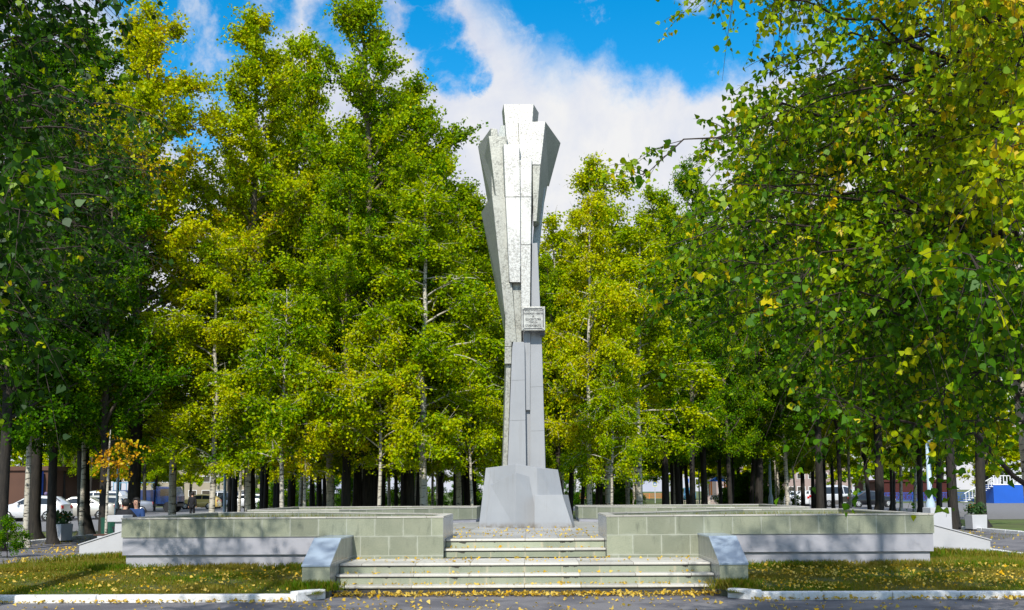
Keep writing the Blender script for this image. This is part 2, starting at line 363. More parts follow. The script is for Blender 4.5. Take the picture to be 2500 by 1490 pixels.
# sloping lawns in front of the planters
def lawn_z(x,y):
    t=min(1,max(0,(y-15.3)/2.5)); e=min(1,max(0,(abs(x)-3.0)/.8)) ; side=min(1,max(0,(10.9-abs(x))/3.0))
    return .085+ (.225*t)*(.25+.75*side)*(1 if y<20 else max(0,1-(y-20)/5))
def lawn(name,x0,x1,y0,y1):
    mb=MB(); nx,ny=60,30
    vs=[(x0+(x1-x0)*i/nx,y0+(y1-y0)*j/ny) for j in range(ny+1) for i in range(nx+1)]
    mb.add([(x,y,lawn_z(x,y)) for x,y in vs],[(j*(nx+1)+i,j*(nx+1)+i+1,(j+1)*(nx+1)+i+1,(j+1)*(nx+1)+i) for j in range(ny) for i in range(nx)])
    return tag(mb.build(name,'lawn',smooth=True),kind='structure')
lawn('lawn_left',-10.8,-3.0,15.3,25.5); lawn('lawn_right',3.0,11.4,15.3,25.5)
# kerbs: painted kerb stones, each line one thing made of stones with joints
def kerb(path,label,name='kerb',wd=.16,h=.11,seg=1.0,group='white painted kerbs'):
    root=empty(name,(path[0][0],path[0][1],0),label,'kerb',group)
    rnd=random.Random(len(label)); mb=MB()
    for (x0,y0),(x1,y1) in zip(path[:-1],path[1:]):
        L=math.hypot(x1-x0,y1-y0); n=max(1,round(L/seg)); dx,dy=(x1-x0)/L,(y1-y0)/L; nx,ny=-dy,dx
        for i in range(n):
            a=L*i/n+.004; b=L*(i+1)/n-.004; j=rnd.uniform(-.006,.006); hh=h+rnd.uniform(-.006,.006)
            P=[(x0+dx*a+nx*j,y0+dy*a+ny*j),(x0+dx*b+nx*j,y0+dy*b+ny*j),(x0+dx*b+nx*(wd+j),y0+dy*b+ny*(wd+j)),(x0+dx*a+nx*(wd+j),y0+dy*a+ny*(wd+j))]
            mb.prism([(p[0]-path[0][0],p[1]-path[0][1]) for p in P],-.05,hh)
    o=mb.build('kerb_stones','kerb',root,bevel=.02); return root
kerb([(-30,15.15),(-3.32,15.15)],'white painted kerb along the road before the left lawn',seg=3.0)
kerb([(-3.32,15.16),(-2.98,15.62)],'short white kerb piece angled toward the left end of the steps',name='kerb',wd=.17,h=.15)
kerb([(3.36,15.15),(30,15.15)],'white painted kerb along the road before the right lawn',seg=.98)
kerb([(3.02,15.55),(3.36,15.16)],'short white kerb piece angled toward the right end of the steps',wd=.17,h=.14)
kerb([(-10.8,15.4),(-10.8,26)],'white kerb edging the outer side of the left lawn',seg=1.0,h=.1)
kerb([(11.55,26),(11.55,15.4)][::-1],'white kerb edging the outer side of the right lawn',seg=1.0,h=.1)
kerb([(-16,18),(-16,44)],'white kerb between the left path and the trees',h=.12)
kerb([(16.9,18),(17.2,52)],'white kerb between the right path and the trees',h=.12)
# ------------------------------------------------------------------ plaza
plat=MB(); H=.75
plat.prism([(-1.41,17.92+.56),(1.41,17.92+.56),(1.41,20),(4.7,22.9),(7.6,22.9),(7.6,25.7),(4.7,25.7),(1.41,28.6),(1.41,31.5),(-1.41,31.5),(-1.41,28.6),(-4.7,25.7),(-7.6,25.7),(-7.6,22.9),(-4.7,22.9),(-1.41,20)],-.02,H)
tag(plat.build('plaza_platform','paving'),kind='structure')
land=MB(); land.box(-2.97,2.97,16.64,17.80,-.02,.414); land.box(-1.405,1.405,17.80,18.5,-.02,.410)
tag(land.build('stair_landing','riser'),kind='structure')
def stairs():
    root=empty('front_staircase',(0,16,0),'five pale stone steps rising from the road to the monument plaza','staircase')
    def step(hw,y0,y1,ztop,zb,e=.03):
        a=MB().box(-hw,hw,y0-e-16,y1-16,ztop-.036,ztop); t=a.build('step_tread','tread',root,bevel=.008)
        b=MB().box(-hw+.004,hw-.004,y0-16,y1-16-.001,zb,ztop-.037); b.build('step_riser','seam' if ztop<.2 else 'riser',root)  # bottom riser coloured dark, standing in for the shady gap under its tread
        MB().box(-hw+.006,hw-.006,y0-16-.004,y0-16-.0005,ztop-.052,ztop-.0375).build('shadow_gap_strip','seam',root)  # dark strip added as shadow gap and stain line under the nosing
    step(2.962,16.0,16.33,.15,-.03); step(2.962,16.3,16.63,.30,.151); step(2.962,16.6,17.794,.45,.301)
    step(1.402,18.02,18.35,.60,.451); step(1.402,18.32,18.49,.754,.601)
stairs()
def cheek(name,label,pts,wd,axis='y',top=False,group=None):
    """pts: (run,z) profile, wd=(a,b) extents across"""
    root=empty(name,(0,0,0),label,'cheek wall',group); return root
def cheek_wall(sx,label):
    root=empty('stair_side_wall',(sx*3.18,16.7,0),label,'low wall','granite side walls of the front steps')
    x0,x1=sorted((sx*2.97,sx*3.39)); x0-=sx*3.18; x1-=sx*3.18
    prof=[(15.8,-.03),(17.79,-.03),(17.79,.83),(16.66,.83),(15.8,.46)]
    mb=MB(); mb.loft([(x0,y-16.7,z) for y,z in prof],[(x1,y-16.7,z) for y,z in prof]); mb.build('side_panel','polished',root)
    mb=MB().box(x0-.003,x1+.003,15.785-16.7,15.797-16.7,-.03,.46); mb.build('end_panel','granite',root)
    cap=[(15.77,.462),(15.77,.49),(16.66,.86),(17.79,.86),(17.79,.832),(16.66,.832)]
    mb=MB(); mb.loft([(x0-.012,y-16.7,z) for y,z in cap],[(x1+.012,y-16.7,z) for y,z in cap]); mb.build('sloped_cap','polish_top',root,bevel=.004)
cheek_wall(-1,'low granite wall with sloping polished cap left of the steps')
cheek_wall(1,'low granite wall with sloping polished cap right of the steps')
# the four planters
def offset_in(poly,d):
    n=len(poly); out=[]
    for i in range(n):
        p0,p1,p2=Vector(poly[i-1]),Vector(poly[i]),Vector(poly[(i+1)%n])
        a=(p1-p0).normalized(); b=(p2-p1).normalized()
        na=Vector((-a.y,a.x)); nb=Vector((-b.y,b.x)); m=(na+nb)/(1+na.dot(nb)); out.append(tuple(p1+m*d))
    return out
def ringwall(mb,poly,d0,d1,z0,z1):
    a=offset_in(poly,d0); b=offset_in(poly,d1); n=len(a)
    vs=[(x,y,z0) for x,y in a]+[(x,y,z1) for x,y in a]+[(x,y,z0) for x,y in b]+[(x,y,z1) for x,y in b]
    fs=[]
    for i in range(n):
        j=(i+1)%n
        fs+=[(i,j,n+j,n+i),(2*n+i,3*n+i,3*n+j,2*n+j),(n+i,n+j,3*n+j,3*n+i),(i,2*n+i,2*n+j,j)]
    mb.add(vs,fs)
GR=[]
def planter(sx,sy,label):
    base=[(1.41,-6.5),(7.0,-6.5),(7.0,-1.41),(4.7,-1.41),(1.41,-4.3)]
    poly=[(sx*x,sy*(-y) if False else (y if sy<0 else -y)) for x,y in base]
    area=sum(poly[i-1][0]*poly[i][1]-poly[i][0]*poly[i-1][1] for i in range(5))
    if area<0: poly=poly[::-1]
    cx=sum(p[0] for p in poly)/5; cy=sum(p[1] for p in poly)/5
    poly=[(x-cx,y-cy) for x,y in poly]
    root=empty('planter',(cx,CY+cy,0),label,'planter','raised stone planters around the monument')
    mb=MB(); ringwall(mb,poly,0,.16,.835,1.145); mb.build('granite_band','granite',root)
    mb=MB(); ringwall(mb,poly,-.012,.17,1.146,1.172); mb.build('coping','tread',root,bevel=.004)
    # the inner end next to the steps is granite down to the landing, the outer stretch is plaster
    mb=MB(); ringwall(mb,poly,.02,.16,.53,.834); mb.build('plaster_band','plaster',root)
    mb=MB(); ringwall(mb,poly,.07,.16,-.02,.529); mb.build('plinth','plaster',root)
    xi=sx*1.41-cx; 
    if sy<0:
        xo=sx*3.4-cx
        x0,x1=sorted((xi-sx*.004,xo)); mb=MB().box(x0,x1,-6.5-cy-.004,-6.5-cy+.06,.3,.8345); mb.build('granite_facing','granite',root)
        xs=sorted((xi-sx*.004,xi+sx*.06)); mb=MB().box(xs[0],xs[1],-6.5-cy+.061,-4.3-cy,.3,.8345); mb.build('polished_facing','polished',root)
        # polished upper end face, seen from the steps
        xs=sorted((xi-sx*.006,xi-sx*.001)); mb=MB().box(xs[0],xs[1],-6.5-cy+.002,-4.3-cy,.836,1.1445); mb.build('polished_end','polished',root)
    inn=offset_in(poly,.161)
    mb=MB(); mb.add([(x,y,1.02) for x,y in inn],[tuple(range(5))]); mb.build('planter_soil','lawn',root)
    GR.append((root,inn))
    return root
planter(-1,-1,'front left planter with green granite band over grey plaster')
planter(1,-1,'front right planter with green granite band over grey plaster')
planter(-1,1,'back left planter of green granite behind the monument')
planter(1,1,'back right planter of green granite behind the monument')
# side stair walls
def side_wall(sx,y0,label,ext=0.0):
    root=empty('side_stair_wall',(sx*8.0,y0+.2,0),label,'low wall','white side stair walls')
    prof=[(6.9,-.03),(9.1+ext,-.03),(9.1+ext,.55),(7.75,.98),(6.9,.98)]
    mb=MB(); mb.loft([(sx*(x-8),-.2,z) for x,z in prof],[(sx*(x-8),.2,z) for x,z in prof]); mb.build('wall_body','white_plaster',root,bevel=.01)
    cap=[(9.12+ext,.551),(9.12+ext,.575),(7.75,1.005),(6.9,1.005),(6.9,.981),(7.75,.981)]
    mb=MB(); mb.loft([(sx*(x-8),-.22,z) for x,z in cap],[(sx*(x-8),.22,z) for x,z in cap]); mb.build('wall_cap','white_plaster',root,bevel=.004)
side_wall(-1,20.9,'white sloping stair wall at the left end of the planter')
side_wall(1,20.9,'white sloping stair wall at the right end of the planter',.2)
def far_block(sx,label):
    root=empty('side_stair_block',(sx*8.78,22.2,0),label,'low wall','white blocks behind the sloping stair walls')
    if sx<0:
        mb=MB().box(-.05,.12,-.2,.25,-.03,.99); mb.box(-.2,.14,-.25,.3,.991,1.13)
    else: mb=MB().box(-.22,.22,-.2,.25,-.03,1.19)
    mb.build('block_body','white_plaster',root,bevel=.01)
far_block(-1,'white block with overhanging top behind the left sloping wall')
far_block(1,'plain white block behind the right sloping wall')
def side_steps(sx,label):
    root=empty('side_staircase',(sx*7.6,CY,0),label,'staircase','side staircases of the plaza')
    for k in range(4):
        z=.6-.15*k; x0=7.6+.3*k if k else 7.6; a,b=sorted((sx*(7.601-7.6),sx*(.3*(k+1))))
        MB().box(a,b,-2.9,2.9,z-.15 if k<3 else -.02,z-.002*k).build('step_block','tread',root)
side_steps(-1,'pale steps on the left side of the plaza'); side_steps(1,'pale steps on the right side of the plaza')

# ------------------------------------------------------------------ monument
mon=empty('monument',(0,24.9,.75),'tall faceted aluminium torch monument on a grey pointed base','monument')
OFF=Vector((0,24.9,.75))
def cA(u,v): return (1100+u/4.947,230+v/4.947)
def cB(u,v): return (1100+u/3.709,500+v/3.709)
def cC(u,v): return (1100+u/3.158,850+v/3.158)
def W(p,y): return at_y(p[0],p[1],y)-OFF
def slab(name,front,yf,back,yb,mat='sheet',side='sheet_shade',drop=None,bevel=.006):
    """front/back: pixel outlines at their own depths (back None = straight extrusion)"""
    fr=[W(p,yf[i] if hasattr(yf,'__len__') else yf) for i,p in enumerate(front)]
    bk=[]
    for i,p in enumerate(front):
        y=yb[i] if hasattr(yb,'__len__') else yb
        if back is None or back[i] is None: v=fr[i].copy(); v.y=y-OFF.y
        else: v=W(back[i],y)
        bk.append(v)
    if drop is not None:
        for v in fr+bk:
            if v.z<1.6: v.z-=drop
    mb=MB().loft(fr,bk); o=mb.build(name,mat,mon,bevel=bevel)
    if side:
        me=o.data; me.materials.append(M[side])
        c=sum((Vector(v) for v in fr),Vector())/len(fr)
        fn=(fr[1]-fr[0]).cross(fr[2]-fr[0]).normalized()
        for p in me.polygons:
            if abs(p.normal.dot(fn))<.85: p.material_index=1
    return o
D=24.9
# upper cluster
slab('crown_slab',[cA(640,122),cA(1003,122),cA(945,900),cA(705,900)],D-.45,[cA(620,215),cA(1066,225),cA(985,960),cA(690,960)],D+.12)
slab('right_wing_slab',[cA(815,338),cA(1145,330),cA(1088,852),cA(838,852)],D-.62,[None,cA(1330,590),cA(1188,1118),None],[D+.2,D+.75,D+.75,D+.2])
slab('right_lower_slab',[cA(990,855),cA(1086,852),cB(780,150),cB(748,150)],D-.60,[None,cA(1180,1060),cB(812,180),None],[D-.1,D+.3,D+.1,D-.1],mat='sheet_dull')
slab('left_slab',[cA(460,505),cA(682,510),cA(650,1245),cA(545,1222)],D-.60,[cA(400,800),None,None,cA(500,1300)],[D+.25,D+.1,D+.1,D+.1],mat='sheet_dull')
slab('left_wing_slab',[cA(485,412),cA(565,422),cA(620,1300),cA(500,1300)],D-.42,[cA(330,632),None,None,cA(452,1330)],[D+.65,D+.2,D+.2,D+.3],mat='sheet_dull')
slab('small_back_slab',[cA(605,378),cA(662,378),cA(680,620),cA(540,620)],D-.25,None,D+.2,mat='sheet_shade')
slab('centre_slab',[cA(640,610),cA(831,605),cA(843,1243),cB(632,702),cB(535,702),cA(665,1246)],D-.82,[cA(603,675),None,None,None,cB(527,690),cA(640,1250)],D-.3)
slab('centre_right_slab',[cA(838,797),cA(980,795),cA(975,1243),cB(720,928),cB(640,928),cA(843,1245)],D-.74,[None,cA(1003,828),cA(1000,1250),None,None,None],D-.3)
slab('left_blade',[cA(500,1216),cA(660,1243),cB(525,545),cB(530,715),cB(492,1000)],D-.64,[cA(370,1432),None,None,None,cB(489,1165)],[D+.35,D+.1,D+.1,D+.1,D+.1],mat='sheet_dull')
slab('right_back_blade',[cA(1040,1120),cA(1147,1128),cB(798,445),cB(735,445)],D+.05,None,D+.45,mat='sheet_shade')
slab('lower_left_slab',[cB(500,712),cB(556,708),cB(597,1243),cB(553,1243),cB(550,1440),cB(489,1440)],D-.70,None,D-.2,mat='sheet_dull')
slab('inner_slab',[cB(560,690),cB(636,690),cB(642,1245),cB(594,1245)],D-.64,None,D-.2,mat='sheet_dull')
slab('tail_strip',[cC(430,112),cC(466,112),cC(426,912),cC(390,912)],D-.60,[cC(418,122),None,None,cC(386,910)],D-.35,drop=.9,mat='sheet_dull')
slab('core_column',[cB(520,560),cB(735,560),cC(600,925),cC(400,925)],D-.30,None,D+.2,mat='paint',side=None,drop=.9)
# painted pylons
slab('right_pylon',[cB(735,350),cB(786,346),cB(811,925),cC(705,0),cC(736,940),cC(610,940),cB(722,1150)],D-.56,[None,cB(790,356),None,None,cC(741,940),None,None],D+.15,mat='paint',side=None,drop=.9)
slab('inner_pylon_strip',[cB(664,1150),cB(722,1150),cC(613,478),cC(579,478)],D-.60,None,D-.57,mat='paint',side='paint')
slab('recess_strip',[cB(655,1150),cB(728,1150),cC(620,920),cC(574,920)],D-.50,None,D-.1,mat='paint',side=None,drop=.9)
slab('left_pylon',[cB(566,1243),cB(665,1243),cC(571,0),cC(583,915),cC(427,915),cC(475,0)],D-.72,None,D-.1,mat='paint',side='paint',drop=.9)
# seams between sheets
def seam(p,q,y,r=.006):
    MB().tube([W(p,y),W(q,y)],r,6).build('sheet_seam','seam',mon)
seam(cA(667,1243),cA(843,1240),D-.822); seam(cA(843,1243),cA(975,1240),D-.742); seam(cB(638,362),cB(724,362),D-.742); seam(cB(492,1283),cB(552,1283),D-.702); seam(cA(818,345),cA(836,790),D-.622)
seam(cC(470,250),cC(573,246),D-.7205,.0022); seam(cC(456,560),cC(577,556),D-.7205,.0022); seam(cC(618,300),cC(714,297),D-.5605,.0022); seam(cC(622,640),cC(723,637),D-.5605,.0022)
# base
def base_block(name,top,ytop,bot,ybot,depth):
    fr=[W(p,y) for p,y in zip(top,ytop)]; bt=[W(p,y) for p,y in zip(bot,ybot)]
    for v in bt: v.z=-.006
    n=len(fr)
    ft=fr+[Vector((fr[-1].x,depth-OFF.y,fr[-1].z)),Vector((fr[0].x,depth-OFF.y,fr[0].z))]
    fb=bt+[Vector((bt[-1].x,depth-OFF.y,-.006)),Vector((bt[0].x,depth-OFF.y,-.006))]
    return MB().loft(ft,fb).build(name,'paint',mon,bevel=.006)
base_block('base_rear_block',[cC(272,925),cC(503,895),cC(665,925),cC(828,938)],[24.5,23.98,24.04,24.5],[cC(217,1380),cC(498,1384),cC(675,1380),cC(912,1380)],[24.4,23.9,23.96,24.36],25.6)
base_block('base_front_block',[cC(307,1055),cC(500,958),cC(705,1022)],[24.3,23.80,24.2],[cC(272,1383),cC(497,1386),cC(745,1383)],[24.22,23.72,24.1],25.0)
base_block('base_right_block',[cC(648,1135),cC(862,1131),cC(907,1133)],[23.66,23.76,24.3],[cC(648,1384),cC(945,1386),cC(960,1380)],[23.62,23.70,24.2],25.1)
# plaque
pl=at_y(*cB(640,925),24.02)-OFF; pr=at_y(*cB(857,1137),24.02)-OFF
pw=pr.x-pl.x; ph=pl.z-pr.z; pcx=(pl.x+pr.x)/2; pcz=(pl.z+pr.z)/2; py=24.02-24.9
plaque=MB().box(pcx-pw/2,pcx+pw/2,py,py+.14,pcz-ph/2,pcz+ph/2).build('plaque','plaque',mon,bevel=.006)
MB().box(pcx+pw/2-.12,pcx+pw/2-.01,py+.141,py+.45,pcz-ph/2-.10,pcz+ph/2-.1).build('plaque_bracket','plaque_dark',mon)
fb=MB(); t=.018; m_=.035
for (x0,x1,z0,z1) in [(-pw/2+m_,pw/2-m_,ph/2-m_-t,ph/2-m_),(-pw/2+m_,pw/2-m_,-ph/2+m_,-ph/2+m_+t),(-pw/2+m_,-pw/2+m_+t,-ph/2+m_+t,ph/2-m_-t),(pw/2-m_-t,pw/2-m_,-ph/2+m_+t,ph/2-m_-t)]:
    fb.box(pcx+x0,pcx+x1,py-.008,py+.002,pcz+z0,pcz+z1)
fb.build('plaque_border','plaque_dark',plaque)
for a in(-1,1):
    for b in(-1,1): MB().tube([(pcx+a*(pw/2-.045),py-.014,pcz+b*(ph/2-.045)),(pcx+a*(pw/2-.045),py+.002,pcz+b*(ph/2-.045))],.022,12).build('plaque_bolt','plaque',plaque)
lines=[('ПЕРВОПРОХОДЦАМ',.345,.80),('ТОМСКОЙ НЕФТИ',.22,.80),('И',.095,None),('ОСНОВАТЕЛЯМ',-.035,.64),('ГОРОДА',-.165,.36),('СТРЕЖЕВОГО',-.30,.66)]
for s_,zf,wf in lines:
    cu=bpy.data.curves.new('plaque_lettering','FONT'); cu.body=s_; cu.align_x='CENTER'; cu.align_y='CENTER'; cu.size=.1; cu.extrude=.004; cu.offset=.0015
    to=bpy.data.objects.new('tmp',cu); col.objects.link(to); bpy.context.view_layer.update()
    me=bpy.data.meshes.new_from_object(to); bpy.data.objects.remove(to)
    xs=[v.co.x for v in me.vertices]; ys=[v.co.y for v in me.vertices]
    if not xs: continue
    wd=max(xs)-min(xs); hh=max(ys)-min(ys); cx=(max(xs)+min(xs))/2; cy_=(max(ys)+min(ys))/2
    sz=.094*ph/hh; sx=(wf*pw/wd) if wf else sz*.9
    for v in me.vertices:
        x,y,z=v.co; v.co=(pcx+(x-cx)*sx,py-.004-z,pcz+zf*ph+(y-cy_)*sz)
    me.materials.clear(); me.materials.append(M['plaque_dark']); o=bpy.data.objects.new('plaque_lettering',me); col.objects.link(o); o.parent=plaque


# ------------------------------------------------------------------ trees
def gen_tree(seed,H,zb,Rad,kind,nl,ls,sides=5,nlimb=46):
    """one tree of its own: trunk with limbs, crown of leaf blades; kinds 'poplar' (upswept, narrow) and 'birch' (loose, drooping)"""
    rng=np.random.default_rng(seed)
    k=14; t=np.linspace(0,1,k); wob=np.cumsum(rng.normal(0,.035*H/14,(k,2)),axis=0); lean=rng.normal(0,.012*H,2)
    t[1:3]=(.016,.045)
    tp=np.stack([wob[:,0]+lean[0]*t,wob[:,1]+lean[1]*t,t*H*.985],1); tp[:,:2]-=tp[0,:2]
    r0=(.0082 if kind=='birch' else .0098)*H
    tr=r0*(1-t)**.8+.012; tr[0]*=1.75; tr[1]*=1.15
    items=[(tp,tr)]; br=[]
    for i in range(nlimb):
        f=(i+rng.uniform(0,1))/nlimb; z=zb*.92+(H*.96-zb*.92)*f
        if kind=='poplar': prof=(min(1,f*5+.5))*(1-f)**.75*1.12*(1+.10*math.sin(f*9+seed))
        else: prof=(min(1,f*6+.5))*(1-f)**.75*1.1*(1+.12*math.sin(f*11+seed))
        L=Rad*prof*rng.uniform(.45,1.3)+.25
        az=i*2.399+rng.normal(0,.4); up=R(rng.uniform(25,55)) if kind=='poplar' else R(rng.uniform(12,48))
        p0=np.array([np.interp(z,tp[:,2],tp[:,0]),np.interp(z,tp[:,2],tp[:,1]),z])
        s=np.linspace(0,1,6); droop=.05 if kind=='poplar' else .32
        d=np.array([math.cos(az)*math.cos(up),math.sin(az)*math.cos(up),math.sin(up)]); L=L/math.cos(up)*.9
        pts=p0+s[:,None]*L*d; pts[:,2]-=droop*L*s**2.2; pts+=rng.normal(0,.03*L,(6,3))*s[:,None]
        items.append((pts,(.010*H*.35*(L/Rad*.6+.15))*(1-s*.85)*1.0+.004)); br.append((pts,1.0,L))
        for j in range(rng.integers(3,6)):
            q=rng.uniform(.25,.9); b0=np.array([np.interp(q,s,pts[:,m]) for m in range(3)])
            dd=d+rng.normal(0,.55,3); dd/=np.linalg.norm(dd); l2=L*rng.uniform(.22,.45)
            ss=np.linspace(0,1,4); p2=b0+ss[:,None]*l2*dd; p2[:,2]-=(.08 if kind=='poplar' else .45)*l2*ss**2
            items.append((p2,.012*(1-ss*.8)+.002)); br.append((p2,rng.uniform(.25,1.4),l2))
    # leader
    br.append((tp[-3:],.55,H*.16))
    wts=np.array([b[1]*(b[2]+.2) for b in br]); cl=[]
    ncl=int(nl/58); which=rng.choice(len(br),ncl,p=wts/wts.sum())
    for b in which:
        P=br[b][0]; s=rng.uniform(.18,1.04)*(len(P)-1); i0=min(int(s),len(P)-2); fr=s-i0
        cl.append(P[i0]*(1-fr)+P[i0+1]*fr)
    cl=np.array(cl); per=rng.integers(16,100,ncl); lt=rng.normal(0,.055,len(br)); tb=rng.normal(0,.045,ncl)+lt[which]
    dirs=np.array([(br[b][0][-1]-br[b][0][0])/np.linalg.norm(br[b][0][-1]-br[b][0][0]) for b in which])
    idx=np.repeat(np.arange(ncl),per); n=len(idx)
    sg=.24 if kind=='poplar' else .21
    cs_=rng.uniform(.55,1.4,ncl)[idx][:,None]; off=rng.normal(0,1,(n,3))*np.array([sg,sg,sg*.7])*cs_; 
    # leaves sit on fine twigs radiating from each cluster
    NT_=7; td=dirs[:,None,:]*.8+rng.normal(0,.62,(ncl,NT_,3)); td[:,:,2]+=(.25 if kind=='poplar' else -.45)
    td/=np.linalg.norm(td,axis=2)[:,:,None]; tl=rng.uniform(.35,1.05,(ncl,NT_))*(.62 if kind=='poplar' else .60)
    tw=rng.integers(0,NT_,n); u=rng.uniform(0,1,n)**.8
    off=td[idx,tw]*(tl[idx,tw]*u)[:,None]*cs_+rng.normal(0,.055,(n,3))
    if kind=='birch': off[:,2]-=.35*u**2*tl[idx,tw]
    V=leaves(rng,cl[idx]+off,ls,hang=.45); tint=np.clip(.5+tb[idx]+rng.normal(0,.065,n),0,1)
    yl=rng.random(n)<.014; tint[yl]+=.22
    if H>5:
        kp=V.reshape(n,4,3)[:,0,2]>zb*.86+rng.uniform(0,.5,n); V=V.reshape(n,4,3)[kp].reshape(-1,3); tint=tint[kp]
    for c_ in range(0,ncl,2 if H>5 else 4):
        for q in (0,3):
            s4=np.linspace(0,1,3)[:,None]; items.append((cl[c_]+s4*td[c_,q]*tl[c_,q],np.array([.006,.005,.003])))
    return tubes_np(items,sides),V,tint
PROTO={}
def proto(key,*a,**k):
    tv,cv,ti=gen_tree(*a,**k); PROTO[key]=(tv,cv,ti,a[1])
    kind=a[4]
    tm={b:smooth_quads('trunk',tv,M[b]) for b in (['birch'] if kind=='birch' else ['bark'])}
    PROTO[key]=(list(tm.values())[0],npmesh('crown',cv,None,4,M['leaf'],ti),a[1],a[3])
proto('pA',11,18.0,3.6,3.2,'poplar',92000,.10,nlimb=64)
proto('pB',12,18.0,3.9,2.7,'poplar',80000,.10,nlimb=58)
proto('pC',13,16.0,3.4,2.5,'poplar',80000,.10,nlimb=52)
proto('bA',21,13.0,3.0,2.4,'birch',62000,.092,nlimb=44)
proto('bB',22,12.0,3.3,2.1,'birch',50000,.092,nlimb=40)
proto('bC',23,8.0,2.7,2.0,'birch',30000,.092,nlimb=30)
proto('fA',31,16.0,3.0,3.6,'poplar',15000,.26,nlimb=34,sides=4)
proto('fB',32,14.0,2.2,3.4,'birch',13000,.26,nlimb=30,sides=4)
rt=random.Random(5)
def tree(key,x,y,H,rad,yellow,label,name=None,group=None,lean=(0,0)):
    tm,cm,h,r=PROTO[key]
    poplar=key[0]=='p' or key=='fA'
    nm=name or ('poplar_tree' if poplar else 'birch_tree')
    root=empty(nm,(x,y,-.03),label,'tree',group,rz=rt.uniform(0,6.28))
    sc=(rad/r,rad/r,H/h)
    for nme,me in (('trunk',tm),('crown',cm)):
        o=link(nme,me,root); o.scale=sc
        o.color=(.455+yellow*.72,1,1,1)
    root.rotation_euler.x=R(lean[0]); root.rotation_euler.y=R(lean[1]); return root
def topz(px,py,d): return at_y(px,py,d).z
# prominent trees: (trunk px, depth, top py, radius m, proto, yellow, label)
G1='tall poplars standing behind the monument on the left'
SPEC=[  # far left trees: lowered yellow, cooler species plus shade put into the tint
 (330,34,-20,3.96,'pA',.28,'tall yellowing poplar leftmost against the blue sky'),
 (215,38,60,3.60,'pB',-.30,'tall green poplar half hidden behind the dark left foliage'),
 (90,36,40,3.84,'pA',-.34,'dark poplar at the far left behind the white sedan side'),
 (605,38,30,3.24,'pB',.14,'tall slender poplar with olive top right of the blue sky gap'),
 (712,43,70,2.64,'pC',.12,'narrow poplar whose small top shows between two tall poplars'),
 (900,37,-30,3.78,'pA',.03,'tallest poplar left of the monument with pointed green crown'),
 (838,34,330,2.40,'pB',-.02,'stout dark-trunked poplar in front of the tallest one'),
 (1000,40,190,3.60,'pC',.02,'green poplar on the right shoulder of the tall poplar group'),
 (1040,33,420,3.00,'bA',.03,'birch with thick white spotted trunk left of the monument'),
 (1120,39,440,2.76,'pC',.0,'green poplar nearest to the upper left side of the monument'),
 (1190,46,590,2.64,'bB',.14,'yellow-green birch just behind the monument on its left'),
 (1262,52,640,3.12,'bA',.14,'yellow-green birch hidden behind the monument shaft'),
 (514,33,560,2.3,'bA',.16,'orange-tinged birch with a pale trunk behind the yellow hatchback side'),
 (415,36,520,2.88,'bB',.12,'dull green birch between the two seated people and the yellow hatchback'),
 (690,31.5,700,2.1,'bC',.02,'young bright green birch with thin white stem left of centre'),
 (745,32,830,1.6,'bC',.32,'small yellow-orange birch low in front of the tall poplars'),
 (925,32,760,2.0,'bC',.20,'low yellow-green birch with twin pale trunks'),
 (1150,34,820,1.7,'bC',.12,'low birch with drooping branches left of the monument base'),
 (600,34,640,2.40,'bB',.0,'dense green birch beside a thick dark trunk'),
 (810,36,560,2.88,'bA',.05,'mid-height green birch in the middle of the left wood edge'),
 (1438,34,455,2.1,'bA',.25,'golden birch with slender white trunk right of the monument'),
 (1490,41,365,3.2,'bA',.12,'tall yellow-green birch behind the golden birch'),
 (1375,40,520,2.5,'bB',.16,'bright yellow-green birch close to the right side of the monument'),
 (1555,36,520,2.7,'bB',.10,'green birch with smooth tan trunk right of the golden birch'),
 (1495,33,880,1.5,'bC',.06,'low leafy birch around a broken stump right of the monument'),
 (1345,47,640,2.0,'bB',.10,'yellow-green birch farther behind the golden birch'),
 (1620,44,450,2.6,'pC',.04,'green poplar at the left edge of the right foreground birch'),
 (1720,48,390,2.8,'pA',-.2,'tall dark poplar behind the right foreground birch'),
 (1850,50,330,3.2,'pB',-.25,'tall dark poplar seen above the white minivan left side'),
 (2000,46,200,3.2,'pA',-.25,'tall dark poplar with trunk before the white minivan'),
 (2140,48,150,3.3,'pB',-.25,'tall dark poplar beside the dark sedan'),
 (2325,41,100,3.2,'pA',-.2,'dark leaning poplar left of the right white flower box'),
 (2395,42.5,50,3.2,'pB',-.15,'thick dark poplar right behind the right white flower box'),
 (0,29,100,2.6,'pC',-.36,'thick dark poplar at the left edge of the photo'),
 (135,33,300,2.4,'pC',-.34,'dark poplar just behind the left white flower box'),
 (70,31,420,1.8,'bB',-.3,'thin grey birch left of the left white flower box'),
 (250,31,380,2.2,'pC',-.25,'dark poplar beside the green bin'),
 (205,37,520,1.8,'bB',-.05,'thin birch between two dark trunks left of the bin'),
]
POS=[]
for (px,d,ty,rad,key,ye,lab) in SPEC:
    x=gx(px,d); tree(key,x,d,topz(px,ty,d)+.03,rad,ye,lab,group=None); POS.append((x,d))
